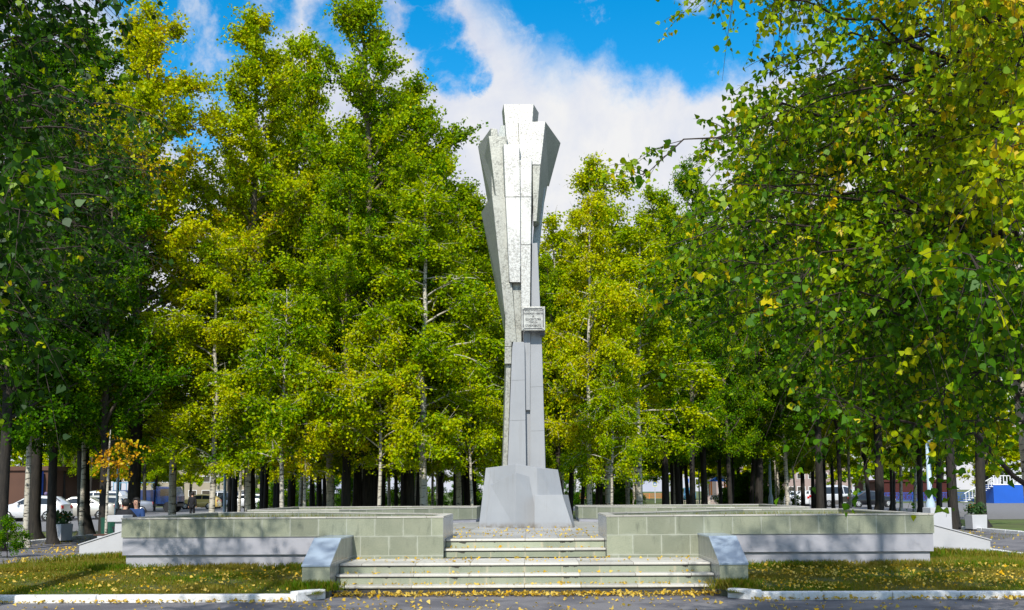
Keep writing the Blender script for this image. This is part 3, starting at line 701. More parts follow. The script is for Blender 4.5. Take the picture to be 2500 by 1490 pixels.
# the wood: many trunks deeper in
ZONES=[('wood left of the monument',470,1165,35,66,46,'slender trees deep in the wood left of the monument'),
       ('wood right of the monument',1340,1960,38,80,40,'dark trees deep in the wood right of the monument'),
       ('wood far right',1960,2330,50,76,20,'dark trees around the white minivan on the right'),
       ('wood behind parked cars',150,470,84,100,13,'trees behind the parked cars on the left')]
DEEP=[]
for zi,(zn,p0,p1,d0,d1,cnt,grp) in enumerate(ZONES):
    k=0; tries=0
    while k<cnt and tries<6000:
        tries+=1
        d=rt.uniform(d0,d1); px=rt.uniform(p0,p1); x=gx(px,d)
        if any((x-a)**2+(d-b)**2<(2.0 if zi<2 else 6.0) for a,b in POS): continue
        if 480<px<660 and rt.random()<.55: continue
        if 425<px<560 or (zi==3 and px>425): continue
        POS.append((x,d)); k+=1
        isb=rt.random()<(.38 if zi==0 else .2)
        key=rt.choice(['bB','bA','bC'] if isb else ['pC','pB']); H=rt.uniform(10,14) if isb else rt.uniform(13,17)
        if isb and key=='bC': H=9
        # crowns stay under the sky gap beside the monument
        g={0:'wood left of the monument',1:'wood right of the monument',2:'trees around the minivan',3:'trees behind the parked cars'}[zi]+(' birches' if isb else ' poplars')
        lim=topz(1262,590,d)
        if 1130<px<1400: H=min(H,lim)
        H=min(H,topz(px,float(np.interp(px,[470,600,900,1000,1100,1165,1340,1900,2300],[350,300,220,330,470,580,620,480,200])),d))
        DEEP.append((zi,isb,px,(d-d0)/(d1-d0),key,x,d,H,rt.uniform(1.4,2.2),rt.uniform(-.12,.12),g))
def nth(k): return '%d%s'%(k,'th' if 10<k%100<14 else {1:'st',2:'nd',3:'rd'}.get(k%10,'th'))
DEEP.sort(key=lambda q:(q[0],q[1],q[2])); cnt_={}
for (zi,isb,px,fr,key,x,d,H,rad,ye,g) in DEEP:
    k=cnt_[g]=cnt_.get(g,0)+1
    where=('in the wood left of the monument','in the wood right of the monument','around the parked minivan','behind the parked cars at left')[zi]
    lab='%s %s %s, %s from left, %s row'%('slim' if rad<1.75 else 'sturdy','birch' if isb else 'dark-trunked poplar',where,nth(k),'front' if fr<.33 else ('middle' if fr<.66 else 'back'))
    tree(key,x,d,H,rad*1.15,ye-(.12 if zi==1 else 0),lab,group=g,lean=(rt.gauss(0,1.6),rt.gauss(0,1.6)))
# far belt of trees beyond the streets
for i in range(64):
    px=-150+2800*(i+.5)/64+rt.uniform(-25,25); d=rt.choice([125,140,158,176,195])+rt.uniform(-6,6); x=gx(px,d)
    H=rt.uniform(15,19) if not 1100<px<1420 else rt.uniform(13,16)
    isb=i%2; side='left' if px<1000 else ('right' if px>1500 else 'middle')
    tree('fB' if isb else 'fA',x,d,H,rt.uniform(4.2,5.6),rt.uniform(-.05,.28),'distant %s beyond the streets, %s tree from the left'%('spreading birch' if isb else 'tall poplar',nth(i+1)),group='far %s, %s part'%('birches' if isb else 'poplars',side))
# bushes in the wood shade (understorey)
tv,cv,ti=gen_tree(41,3.2,.35,1.5,'birch',7000,.11,nlimb=22)
BM=(smooth_quads('stem',tv,M['twig']),npmesh('foliage',cv,None,4,M['leaf'],ti))
def bush(x,y,s,ye,lab,grp=None):
    root=empty('bush',(x,y,-.02),lab,'bush',grp,rz=rt.uniform(0,6))
    for nme,me in zip(('stem','foliage'),BM):
        o=link(nme,me,root); o.scale=(s,s,s); o.color=(.5+ye,1,1,1)
bush(gx(24,26),26,.33,-.25,'small leafy bush at the foot of the leftmost dark trunk')
bxs=sorted(rt.choice([rt.uniform(650,1160),rt.uniform(1345,1560),rt.uniform(1780,1900)]) for _ in range(34))
for i,px in enumerate(bxs):
    d=rt.uniform(66,82)
    bush(gx(px,d),d,rt.uniform(.65,1.0),rt.uniform(-.45,-.2),'dark bush at the back of the wood, %s bush from the left'%nth(i+1),'bushes at the back of the wood')

# ---- the near birches: real trunks, boughs, twigs and heart-shaped leaves
def near_tree(seed,trunk_pts,trunk_r,tips,label,barkname,yellow,leafsize=.062,twigs=16,lpt=13,name='birch_tree',dens=1.0,hang=.7):
    rng=np.random.default_rng(seed)
    base=np.array(trunk_pts[0]); tp=np.array(trunk_pts)-base
    root=empty(name,tuple(base),label,'tree')
    link('trunk',smooth_quads('trunk',tubes_np([(tp,np.array(trunk_r))],14),M[barkname]),root)
    items=[]; pos=[]; tint=[]
    zs=tp[:,2]
    for (tip,ye) in tips:
        tip=np.array(tip)-base; 
        hr=math.hypot(tip[0],tip[1]); z0=np.clip(tip[2]+rng.uniform(-.15,.35)*hr*.6+rng.uniform(-.6,.3),.9,zs[-1]-.1)
        p0=np.array([np.interp(z0,zs,tp[:,0]),np.interp(z0,zs,tp[:,1]),z0])
        v=tip-p0; L=np.linalg.norm(v); s=np.linspace(0,1,9)
        arch=rng.uniform(.04,.20)*L
        pts=p0+s[:,None]*v; pts[:,2]+=arch*np.sin(math.pi*s**.8); pts[1:-1]+=rng.normal(0,.018*L,(7,3))
        items.append((pts,(.0065*L+.004)*(1-s*.88)))
        nt_=int(twigs*(L/3.0+.5)*dens); 
        for j in range(nt_):
            q=rng.uniform(.30,1.0)**.8*8; i0=min(int(q),7); b0=pts[i0]+(pts[i0+1]-pts[i0])*(q-i0)
            dv=v/L*.7+rng.normal(0,.6,3); dv[2]-=.25; dv/=np.linalg.norm(dv); l2=rng.uniform(.25,.75)
            ss=np.linspace(0,1,5); p2=b0+ss[:,None]*l2*dv; p2[:,2]-=.38*l2*ss**2
            items.append((p2,.0038*(1-ss*.7)))
            m=rng.integers(int(lpt*.6),int(lpt*1.4)+1); f=rng.uniform(.12,1.02,m)*4; ii=np.minimum(f.astype(int),3)
            P=p2[ii]+(p2[ii+1]-p2[ii])*(f-ii)[:,None]+rng.normal(0,.030,(m,3)); pos.append(P)
            tbase=.5+ye+rng.normal(0,.07); tt=tbase+rng.normal(0,.07,m)
            if rng.random()<.05: tt+=.42
            tt[rng.random(m)<.03]+=.33
            tint.append(tt)
    link('branches',smooth_quads('branches',tubes_np(items,4),M['twig']),root)
    pos=np.concatenate(pos); tint=np.clip(np.concatenate(tint),0,1)
    V=leaves(rng,pos,leafsize,shape=HEART,hang=hang)
    o=link('crown',npmesh('crown',V,None,8,M['leaf_near'],tint),root); o.color=(.5+yellow,1,1,1)
    return root,len(pos)
rn=random.Random(77)
def inpoly(x,y,P):
    c=False; j=len(P)-1
    for i in range(len(P)):
        if (P[i][1]>y)!=(P[j][1]>y) and x<(P[j][0]-P[i][0])*(y-P[i][1])/(P[j][1]-P[i][1])+P[i][0]: c=not c
        j=i
    return c
def tipset(outline,n,dfun,yfun):
    xs=[p[0] for p in outline]; ys=[p[1] for p in outline]; out=[]
    while len(out)<n:
        px=rn.uniform(min(xs),max(xs)); py=rn.uniform(min(ys),max(ys))
        if not inpoly(px,py,outline): continue
        out.append((tuple(at_y(px,py,dfun(px,py))),yfun(px,py)))
    return out
# right birch: trunk enters the frame along the right edge
RT=[at_z(2570,1560,0)]
d0=9.6
RT=[Vector((gx(2560,d0),d0,-.05)),at_y(2530,1100,d0),at_y(2492,800,d0),at_y(2470,500,d0),at_y(2440,200,d0),at_y(2420,-150,d0),at_y(2410,-500,d0)]
outR=[(1640,0),(1670,90),(1720,180),(1740,300),(1690,350),(1540,410),(1600,560),(1590,640),(1530,740),(1540,810),(1640,850),(1860,910),(1950,980),(2050,1010),(2260,1030),(2400,1040),(2500,1000),(2700,900),(2700,-300),(1700,-300)]
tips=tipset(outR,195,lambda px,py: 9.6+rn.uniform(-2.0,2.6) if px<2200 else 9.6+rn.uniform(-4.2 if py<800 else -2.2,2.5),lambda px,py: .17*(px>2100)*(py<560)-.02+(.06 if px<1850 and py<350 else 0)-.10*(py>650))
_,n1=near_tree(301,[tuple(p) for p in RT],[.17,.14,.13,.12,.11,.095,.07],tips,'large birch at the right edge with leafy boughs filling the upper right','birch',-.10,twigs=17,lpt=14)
# left poplar: trunk just outside the left edge, shade put into its dark leaf tint
d1=8.5
LT=[Vector((gx(-170,d1),d1,-.05)),at_y(-160,900,d1),at_y(-150,500,d1),at_y(-160,100,d1),at_y(-170,-400,d1)]
outL=[(-150,-250),(330,-200),(310,60),(250,130),(170,230),(120,420),(60,640),(130,900),(90,960),(-150,960)]
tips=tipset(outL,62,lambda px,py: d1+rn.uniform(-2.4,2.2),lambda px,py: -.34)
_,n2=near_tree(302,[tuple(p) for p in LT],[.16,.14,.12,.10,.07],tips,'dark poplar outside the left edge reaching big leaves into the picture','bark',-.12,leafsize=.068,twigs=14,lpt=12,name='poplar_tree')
# bare dark boughs behind the left foliage
outL2=[(180,330),(420,260),(440,420),(350,560),(420,700),(300,760),(150,860),(60,700)]
d2=14
LT2=[Vector((gx(-120,d2),d2,-.03)),at_y(-110,800,d2),at_y(-100,400,d2),at_y(-100,-200,d2)]
tips=tipset(outL2,36,lambda px,py: d2+rn.uniform(-2.0,3),lambda px,py: -.38)
_,n3=near_tree(303,[tuple(p) for p in LT2],[.2,.17,.14,.08],tips,'dark tree at left with long bare twiggy boughs','bark',-.12,leafsize=.075,twigs=15,lpt=5,name='poplar_tree')
print('near leaves',n1,n2,n3)
# low orange spray above the seated people
tips=[(tuple(at_y(px,py,29+rn.uniform(-.5,.5))),.42) for px,py in [(265,1100),(300,1130),(320,1085),(285,1145),(310,1120),(250,1110),(295,1095)]]
near_tree(304,[(gx(262,29.4),29.4,0),tuple(at_y(266,1110,29.3)),tuple(at_y(270,1050,29.2))],[.045,.03,.012],tips,'young birch with orange-yellow leaves above the seated people','birch',.05,leafsize=.085,twigs=13,lpt=8)

# unseen trees beside the viewpoint, added to shade the left foreground
tree('pB',-11.5,2.5,12.5,2.8,-.2,'unseen poplar added to shade the left foreground, left of the viewpoint')
tree('pA',-15.5,5.0,17.0,3.4,-.2,'tall unseen poplar added to shade the left foreground, far left')

# ------------------------------------------------------------------ vehicles
def paintmat(name,c,metal=.2): return simple(name,c,rough=.28,metal=metal,var=.03,coat=.6,spec=.5)
M['c_white']=paintmat('car_white',(.72,.73,.74)); M['c_silver']=paintmat('car_silver',(.60,.58,.52),.3); M['c_gold']=paintmat('car_sand_yellow',(.80,.56,.16),.1)
M['c_dark']=paintmat('car_black',(.015,.016,.02)); M['c_grey']=paintmat('car_grey',(.30,.32,.36),.4); M['c_blue']=paintmat('truck_blue',(.006,.03,.13)); M['c_lblue']=paintmat('van_pale_blue',(.10,.35,.55)); M['c_taupe']=paintmat('minivan_lower_grey',(.16,.15,.14))
M['tyre']=simple('tyre_rubber',(.02,.02,.02),rough=.85); M['rim']=simple('alloy_rim',(.62,.62,.62),rough=.3,metal=.6,var=.02)
M['glass']=glass('car_glass'); M['red_lamp']=simple('tail_lamp_red',(.55,.01,.01),rough=.2,var=.02); M['clear_lamp']=simple('head_lamp_clear',(.75,.78,.8),rough=.1,var=.02)
M['black_plastic']=simple('black_plastic',(.02,.02,.02),rough=.5); M['plate']=simple('number_plate_white',(.75,.75,.72),rough=.5,var=.02)
TOPS={
 'sedan':(4.5,1.74,[(0,.62),(.03,.95),(.55,1.03),(.95,1.08),(1.55,1.38),(2.1,1.45),(2.65,1.42),(3.35,1.02),(3.6,.97),(4.2,.82),(4.44,.68),(4.5,.5)],.98,[(1.02,2.0),(2.06,3.12)]),
 'wagon':(4.5,1.74,[(0,.6),(.03,.95),(.28,1.30),(.5,1.45),(2.1,1.50),(2.75,1.45),(3.4,1.04),(3.65,.98),(4.2,.85),(4.44,.7),(4.5,.5)],.98,[(.45,1.25),(1.31,2.15),(2.21,3.15)]),
 'hatch':(4.0,1.70,[(0,.6),(.03,.98),(.22,1.15),(.62,1.44),(1.6,1.50),(2.2,1.46),(2.95,1.05),(3.2,1.0),(3.75,.84),(3.95,.7),(4.0,.5)],.97,[(.62,1.5),(1.56,2.68)]),
 'suv':(4.6,1.85,[(0,.65),(.03,1.1),(.12,1.5),(.35,1.78),(2.3,1.82),(2.9,1.74),(3.45,1.25),(3.7,1.20),(4.35,1.08),(4.55,.9),(4.6,.6)],1.15,[(.32,1.2),(1.27,2.2),(2.27,3.2)]),
 'van':(4.8,1.80,[(0,.6),(.03,1.1),(.10,1.7),(.28,1.93),(2.9,1.98),(3.45,1.86),(4.1,1.18),(4.3,1.08),(4.7,.9),(4.8,.5)],1.12,[(.25,1.35),(1.45,2.6),(2.7,3.65)])}
def car(x,y,rz,kind,mat,label,lower=None,group='parked cars',name='parked_car'):
    L,Wd,top,belt,wins=TOPS[kind]; root=empty(name,(x,y,0),label,'car' if kind!='van' else 'minivan',group,rz=rz)
    tx=[p[0] for p in top]; tz=[p[1] for p in top]
    zt=lambda q: float(np.interp(q,tx,tz))
    xs=sorted(set(tx+[.18,.45,.8,1.3,1.8,2.4,L-.9,L-.35])); r=.32; wx=(.80,L-.80)
    hw=lambda q: Wd/2*(1-.10*max(0,1-q/.35)**2-.16*max(0,1-(L-q)/.5)**2)
    def prof(q):
        h=hw(q); t=zt(q); b=min(belt,t-.03); ins=max(0,(t-belt))*.30
        zb=.22
        P=[(0,zb),(h*.86,zb),(h*.985,zb+.14),(h,(zb+b)/2),(h*.975,b-.02),(h*.955-ins*.0,b),(h*.95-ins*.85,max(b+.005,t-.06)),(h*.80-ins,t),(0,t+.025)]
        return P
    mb=MB(); rings=[]
    for q in xs:
        P=prof(q); ring=[(q-L/2,p[0],p[1]) for p in P]+[(q-L/2,-p[0],p[1]) for p in P[-2:0:-1]]
        rings.append(ring)
    n=len(rings[0]); 
    mb.v=[v for rg in rings for v in rg]
    for i in range(len(rings)-1):
        for k in range(n): mb.f.append((i*n+k,i*n+(k+1)%n,(i+1)*n+(k+1)%n,(i+1)*n+k))
    mb.f.append(tuple(range(n))); mb.f.append(tuple((len(rings)-1)*n+k for k in range(n))[::-1])
    body=mb.build('body',mat,root,smooth=True)
    md=body.modifiers.new('split','EDGE_SPLIT'); md.split_angle=R(38)
    for s in (-1,1):
        for (a,b) in wins:
            pts_in=[]
            def sp(q,fr,e):   # point on the cabin side: fr 0 belt .. 1 roof
                P=prof(q); y0,z0=P[5]; y1,z1=P[6]; return (q-L/2,s*(y0+(y1-y0)*fr+e),z0+(z1-z0)*fr)
            qs=np.linspace(a,b,6); fr0=.10; lo=[]; hi=[]
            for q in qs:
                if zt(q)-belt<.14: continue
                lo.append(q)
            if len(lo)<2: continue
            A=[sp(q,.08,.006) for q in lo]+[sp(q,.88,.006) for q in lo[::-1]]
            B=[sp(q,.08,-.01) for q in lo]+[sp(q,.88,-.01) for q in lo[::-1]]
            MB().loft(A,B).build('window','glass',root)
        for q in wx:
            wy=s*(Wd/2-.10)
            MB().tube([(q-L/2,wy-s*.13,r),(q-L/2,wy+s*.085,r)],r+.05,20).build('wheel_arch','black_plastic',root)
            wh=MB().tube([(q-L/2,wy-s*.10,r),(q-L/2,wy+s*.08,r),(q-L/2,wy+s*.11,r)],[r,r,r*.92],20).build('tyre','tyre',root)
            rm=MB()
            rm.tube([(q-L/2,wy+s*.111,r),(q-L/2,wy+s*.118,r)],.06,10)
            for k in range(6):
                a=k*math.pi/3; c,d_=math.cos(a),math.sin(a); px_,pz_=-d_*.032,c*.032
                rm.loft([(q-L/2+c*.05+px_,wy+s*.112,r+d_*.05+pz_),(q-L/2+c*.05-px_,wy+s*.112,r+d_*.05-pz_),(q-L/2+c*.2-px_*1.4,wy+s*.112,r+d_*.2-pz_*1.4),(q-L/2+c*.2+px_*1.4,wy+s*.112,r+d_*.2+pz_*1.4)],
                        [(q-L/2+c*.05+px_,wy+s*.122,r+d_*.05+pz_),(q-L/2+c*.05-px_,wy+s*.122,r+d_*.05-pz_),(q-L/2+c*.2-px_*1.4,wy+s*.122,r+d_*.2-pz_*1.4),(q-L/2+c*.2+px_*1.4,wy+s*.122,r+d_*.2+pz_*1.4)])
            b0=[(q-L/2+math.cos(i*math.pi/8)*.215,wy+s*.112,r+math.sin(i*math.pi/8)*.215) for i in range(16)]; b1=[(q-L/2+math.cos(i*math.pi/8)*.19,wy+s*.124,r+math.sin(i*math.pi/8)*.19) for i in range(16)]
            i0=len(rm.v); rm.v+=b0+b1; rm.f+=[(i0+i,i0+(i+1)%16,i0+16+(i+1)%16,i0+16+i) for i in range(16)]
            rm.build('rim','rim',wh)
        zl=belt-.16
        MB().box(-L/2-.012,-L/2+.20,s*Wd*.36-.14,s*Wd*.36+.14,zl-.08,zl+.12).build('tail_light','red_lamp',root,bevel=.02)
        MB().box(L/2-.36,L/2-.05,s*Wd*.34-.14,s*Wd*.34+.14,.60,.74).build('headlight','clear_lamp',root,bevel=.02)
        MB().box(L*.5-1.52,L*.5-1.38,s*(Wd/2+.0)-.0,s*(Wd/2+.16),belt+.0,belt+.13).build('mirror',mat,root,bevel=.02)
    # windscreen and rear screen as dark panels following the cabin ends
    def screen(q0,q1,nm):
        A=[];B=[]
        for q,f in((q0,1),(q1,1)):
            P=prof(q); y=P[7][0]*.93; z=P[7][1]+.012; A.append((q-L/2,y,z)); B.append((q-L/2,-y,z))
        pts=[A[0],A[1],B[1],B[0]]; MB().loft(pts,[(p[0],p[1],p[2]-.02) for p in pts]).build(nm,'glass',root)
    if kind=='sedan': screen(2.70,3.30,'windscreen'); screen(1.0,1.5,'rear_window')
    elif kind=='wagon': screen(2.80,3.36,'windscreen'); screen(.06,.27,'rear_window')
    elif kind=='hatch': screen(2.25,2.9,'windscreen'); screen(.24,.58,'rear_window')
    elif kind=='suv': screen(2.95,3.42,'windscreen'); screen(.045,.11,'rear_window')
    else: screen(3.5,4.05,'windscreen'); MB().box(-L/2-.012+.05,-L/2+.09,-.66,.66,1.18,1.68).build('rear_window','glass',root)
    if lower:
        MB().box(-L/2+.04,L/2-.1,-Wd/2-.006,Wd/2+.006,.24,.62).build('lower_trim',lower,root,bevel=.03)
    MB().box(-L/2-.03,-L/2+.12,-Wd/2*.84,Wd/2*.84,.26,.52).build('rear_bumper',mat,root,bevel=.03)
    MB().box(-L/2-.036,-L/2-.031,-.25,.25,.36,.47).build('number_plate','plate',root)
    return root
def at(px,d): return gx(px,d)
# left side
car(at(85,61),61,R(180),'hatch','c_white','white saloon facing away at the left edge, nearest of the parked cars')
car(at(172,63),64.5,R(180+8),'sedan','c_silver','silver saloon with alloy wheels between two dark trunks')
car(at(222,66),67,R(172),'wagon','c_silver','pale beige estate car behind the silver saloon')
car(at(208,74),76,R(180),'suv','c_white','tall white off-roader behind the beige estate car')
car(at(300,80),80,R(200),'sedan','c_grey','light grey saloon behind the seated people')
car(at(488,104),104,R(180),'hatch','c_gold','sand yellow hatchback parked behind a birch trunk')
car(at(560,108),109,R(190),'suv','c_dark','black off-roader right of the yellow hatchback')
car(at(528,114),115,R(180),'suv','c_grey','dark grey off-roader roof rising behind the yellow hatchback')
car(at(598,108),108.5,R(180),'wagon','c_white','white and chrome estate beside the thick dark trunk')
car(at(635,112),112,R(185),'hatch','c_grey','grey hatchback with red tail lamp right of the thick trunk')
# right side
car(at(2040,95),95,R(25),'van','c_white','white and taupe minivan parked among the dark trunks',lower='c_taupe')
car(at(2115,92),91.5,R(12),'sedan','c_dark','black saloon with red tail lamp in front of the minivan')
car(at(1936,104),105,R(150),'sedan','c_white','white saloon left of the minivan, mostly behind trunks')
car(at(1972,101),101,R(60),'hatch','c_white','small white hatchback squeezed between the saloon and the minivan')
car(at(1679,150),150,R(-90),'van','c_lblue','pale blue van under the crossing sign')
# blue truck
def truck():
    root=empty('parked_truck',(at(360,88),88,0),'blue flatbed truck with railed body behind the seated people','truck')
    MB().box(-2.6,1.0,-1.1,1.1,.9,1.9).build('cargo_body','c_blue',root,bevel=.03)
    MB().box(-2.6,2.9,-.8,.8,.5,.88).build('chassis','black_plastic',root)
    pr=[(1.1,.7),(2.9,.7),(2.9,1.35),(2.55,2.15),(1.1,2.2)]
    cb=MB().loft([(x,-1.05,z) for x,z in pr],[(x,1.05,z) for x,z in pr]).build('cab','c_blue',root,bevel=.04)
    for s in(-1,1): MB().box(1.5,2.45,s*1.05-.01,s*1.05+.012,1.4,1.98).build('window','glass',cb)
    rl=MB()
    for k in range(7): rl.box(-2.55+k*.55,-2.50+k*.55,-1.08,-1.03,1.901,2.5)
    rl.box(-2.6,1.0,-1.09,-1.02,2.501,2.56); rl.build('side_rail','c_lblue',root)
    for q in(-1.7,-.8,2.2):
        for s in(-1,1): MB().tube([(q,s*1.08,.45),(q,s*.8,.45)],.45,18).build('wheel','tyre',root)
truck()
# ------------------------------------------------------------------ street furniture
M['lamp_paint']=simple('lamp_post_paint',(.42,.52,.60),rough=.4,var=.08); M['box_white']=M['white_plaster']
def lamp_post(px,d,topp,label,base=True,r=.055):
    x=at(px,d); H=topz(px,topp,d); root=empty('street_lamp',(x,d,0),label,'lamp post','lamp posts in the park')
    MB().tube([(0,0,0),(0,0,.0+(1.15 if base else .1)),(0,0,1.35 if base else .2),(0,0,H-.1)],[r*1.9 if base else r,r*1.8 if base else r,r,r*.8],14).build('pole','lamp_paint',root,smooth=True)
    MB().tube([(0,0,H-.1),(0,0,H+.02),(0,-.15,H+.1),(0,-.5,H+.12)],[r*.9,r*.8,r*.7,r*.6],10).build('arm','lamp_paint',root)
    MB().loft([(-.09,-.45,H+.07),(.09,-.45,H+.07),(.09,-.45,H+.16),(-.09,-.45,H+.16)],[(-.13,-.95,H+.08),(.13,-.95,H+.08),(.11,-.95,H+.2),(-.11,-.95,H+.2)]).build('lamp_head','white_plaster',root,bevel=.02)
lamp_post(2270,31,1088,'pale blue lamp post with thick foot at the right end of the planter',r=.075)
lamp_post(287,40,1000,'pale blue lamp post behind the two seated people',r=.055)
lamp_post(549,44,900,'pale lamp post left of the black off-roader',base=False,r=.07)
lamp_post(1881,62,1100,'grey lamp post with thick foot between dark trunks left of the white saloon',r=.08)
lamp_post(1707,70,1080,'thin bright lamp post beside the thickest dark trunk right of the crossing sign',base=False,r=.05)
M['flower_o']=simple('orange_petals',(.85,.25,.01),rough=.5,var=.1); M['flower_leaf']=simple('flower_leaves',(.03,.08,.015),rough=.6,var=.3)
def flower_box(px,d,rz,label,sz=.6,gap=False):
    x=at(px,d); root=empty('flower_box',(x,d,0),label,'flower box','white concrete flower boxes on the paths',rz=rz)
    h=sz/2; MB().box(-h,h,-h,h,.0,.045).build('foot','black_plastic',root)
    mb=MB(); b=h*.93; mb.loft([(-b,-b,.05),(b,-b,.05),(b,b,.05),(-b,b,.05)],[(-h,-h,sz),(h,-h,sz),(h,h,sz),(-h,h,sz)]); mb.build('concrete_box','white_plaster',root,bevel=.015)
    MB().box(-h*.85,h*.85,-h*.85,h*.85,sz+.001,sz+.02).build('soil','lawn',root)
    rg=np.random.default_rng(int(px)); 
    P=rg.uniform(-1,1,(260,3))*np.array([h*1.0,h*1.0,.17])+np.array([0,0,sz+.2])
    o=link('plants',npmesh('plants',leaves(rg,P,.13,hang=-.4),None,4,M['flower_leaf'],np.zeros(260)),root)
    for k in range(14):
        q=rg.uniform(-1,1,3)*np.array([h,h,.14])+np.array([0,-.03,sz+.28]); V=[]
        mb=MB()
        for a in range(6):
            t0=a*math.pi/3; mb.add([(q[0],q[1],q[2]),(q[0]+.035*math.cos(t0),q[1]+.035*math.sin(t0)-.01,q[2]+.02),(q[0]+.045*math.cos(t0+.5),q[1]+.045*math.sin(t0+.5)-.01,q[2]+.012),(q[0]+.035*math.cos(t0+1),q[1]+.035*math.sin(t0+1)-.01,q[2]+.02)],[(0,1,2,3)])
        mb.build('flower','flower_o',root)
flower_box(149,34.3,R(-14),'square white concrete flower box with orange flowers on the left path')
flower_box(2379,39.7,R(5),'square white concrete flower box on the right path before a thick trunk')
M['green_bin']=simple('green_bin_paint',(.012,.075,.045),rough=.5,var=.1)
def bin_(px,d,label,w=.42,h=.75):
    root=empty('litter_bin',(at(px,d),d,0),label,'litter bin')
    MB().loft([(w/2*math.cos(a*math.pi/8),w/2*math.sin(a*math.pi/8),.12) for a in range(16)],[(w/2*1.1*math.cos(a*math.pi/8),w/2*1.1*math.sin(a*math.pi/8),h) for a in range(16)]).build('bucket','green_bin',root)
    for s in(-1,1): MB().tube([(s*(w/2+.04),0,0),(s*(w/2+.04),0,h*.75),(s*(w/2-.02),0,h*.76)],.018,8).build('leg','black_plastic',root)
    MB().tube([(-w/2-.04,0,.02),(w/2+.04,0,.02)],.018,8).build('foot_bar','black_plastic',root)
    MB().tube([(0,0,h+.001),(0,0,h+.03)],w/2*1.13,18).build('rim','green_bin',root)
bin_(272,31,'dark green litter bin left of the white block',w=.5,h=.85)
bin_(1135,48,'dark green litter bin in the wood left of the monument',w=1.0,h=.8)
# ------------------------------------------------------------------ traffic signs
M['sign_blue']=simple('sign_blue',(.01,.14,.55),rough=.4,var=.02); M['sign_white']=simple('sign_white',(.8,.8,.8),rough=.4,var=.02); M['sign_yellow']=simple('sign_yellow',(.75,.72,.02),rough=.4,var=.02); M['sign_red']=simple('sign_red',(.55,.02,.02),rough=.4,var=.02); M['pole_grey']=simple('galvanised_pole',(.55,.56,.56),rough=.5,var=.1)
def sign(px,py,d,s,label,kind):
    c=at_y(px,py,d); root=empty('traffic_sign',(c.x,d,0),label,'traffic sign'); z=c.z
    MB().tube([(0,.06,-.02),(0,.06,z+s*.3)],.045,10).build('pole','pole_grey',root)
    h=s/2
    if kind=='round_red':
        MB().tube([(0,0,z),(0,.03,z)],h,24).build('panel','sign_red',root); MB().tube([(0,-.008,z),(0,-.002,z)],h*.62,24).build('symbol','sign_white',root); return
    if kind=='ped_yellow': MB().box(-h*1.25,h*1.25,.012,.03,z-h*1.4,z+h*1.4).build('frame','sign_yellow',root)
    pn=MB().box(-h,h,-.01,.01,z-h,z+h).build('panel','sign_blue',root)
    if kind=='service':
        MB().tube([(0,-.02,z+h*.15),(0,-.012,z+h*.15)],h*.62,20).build('disc','sign_white',root)
        MB().tube([(0,-.03,z+h*.15),(0,-.022,z+h*.15)],h*.3,20).build('symbol','black_plastic',root)
    else:
        t=h*.82; MB().loft([(-t,-.018,z-t*.8),(t,-.018,z-t*.8),(0,-.018,z+t*.85)],[(-t,-.012,z-t*.8),(t,-.012,z-t*.8),(0,-.012,z+t*.85)]).build('triangle','sign_white',root)
        # walking figure
        f=MB(); y0,y1=-.026,-.020
        f.box(-h*.06,h*.06,y0,y1,z-h*.18,z+h*.18); f.box(-h*.05,h*.05,y0,y1,z+h*.22,z+h*.34)
        f.loft([(-h*.05,y0,z-h*.18),(h*.05,y0,z-h*.18),(h*.25,y0,z-h*.58),(h*.15,y0,z-h*.58)],[(-h*.05,y1,z-h*.18),(h*.05,y1,z-h*.18),(h*.25,y1,z-h*.58),(h*.15,y1,z-h*.58)])
        f.loft([(-h*.05,y0,z-h*.181),(h*.03,y0,z-h*.181),(-h*.16,y0,z-h*.58),(-h*.26,y0,z-h*.58)],[(-h*.05,y1-.001,z-h*.181),(h*.03,y1-.001,z-h*.181),(-h*.16,y1-.001,z-h*.58),(-h*.26,y1-.001,z-h*.58)])
        f.build('symbol','black_plastic',root)
sign(1677,1174,118,.47,'blue square pedestrian crossing sign above the pale blue van','ped')
sign(1658,1171,120,.42,'small blue square sign with a white disc left of the crossing sign','service')
sign(1599,1182,130,.42,'yellow-framed blue crossing sign by the orange fence','ped_yellow')
sign(1716,1167,115,.4,'round red and white sign beside the bright thin post','round_red')
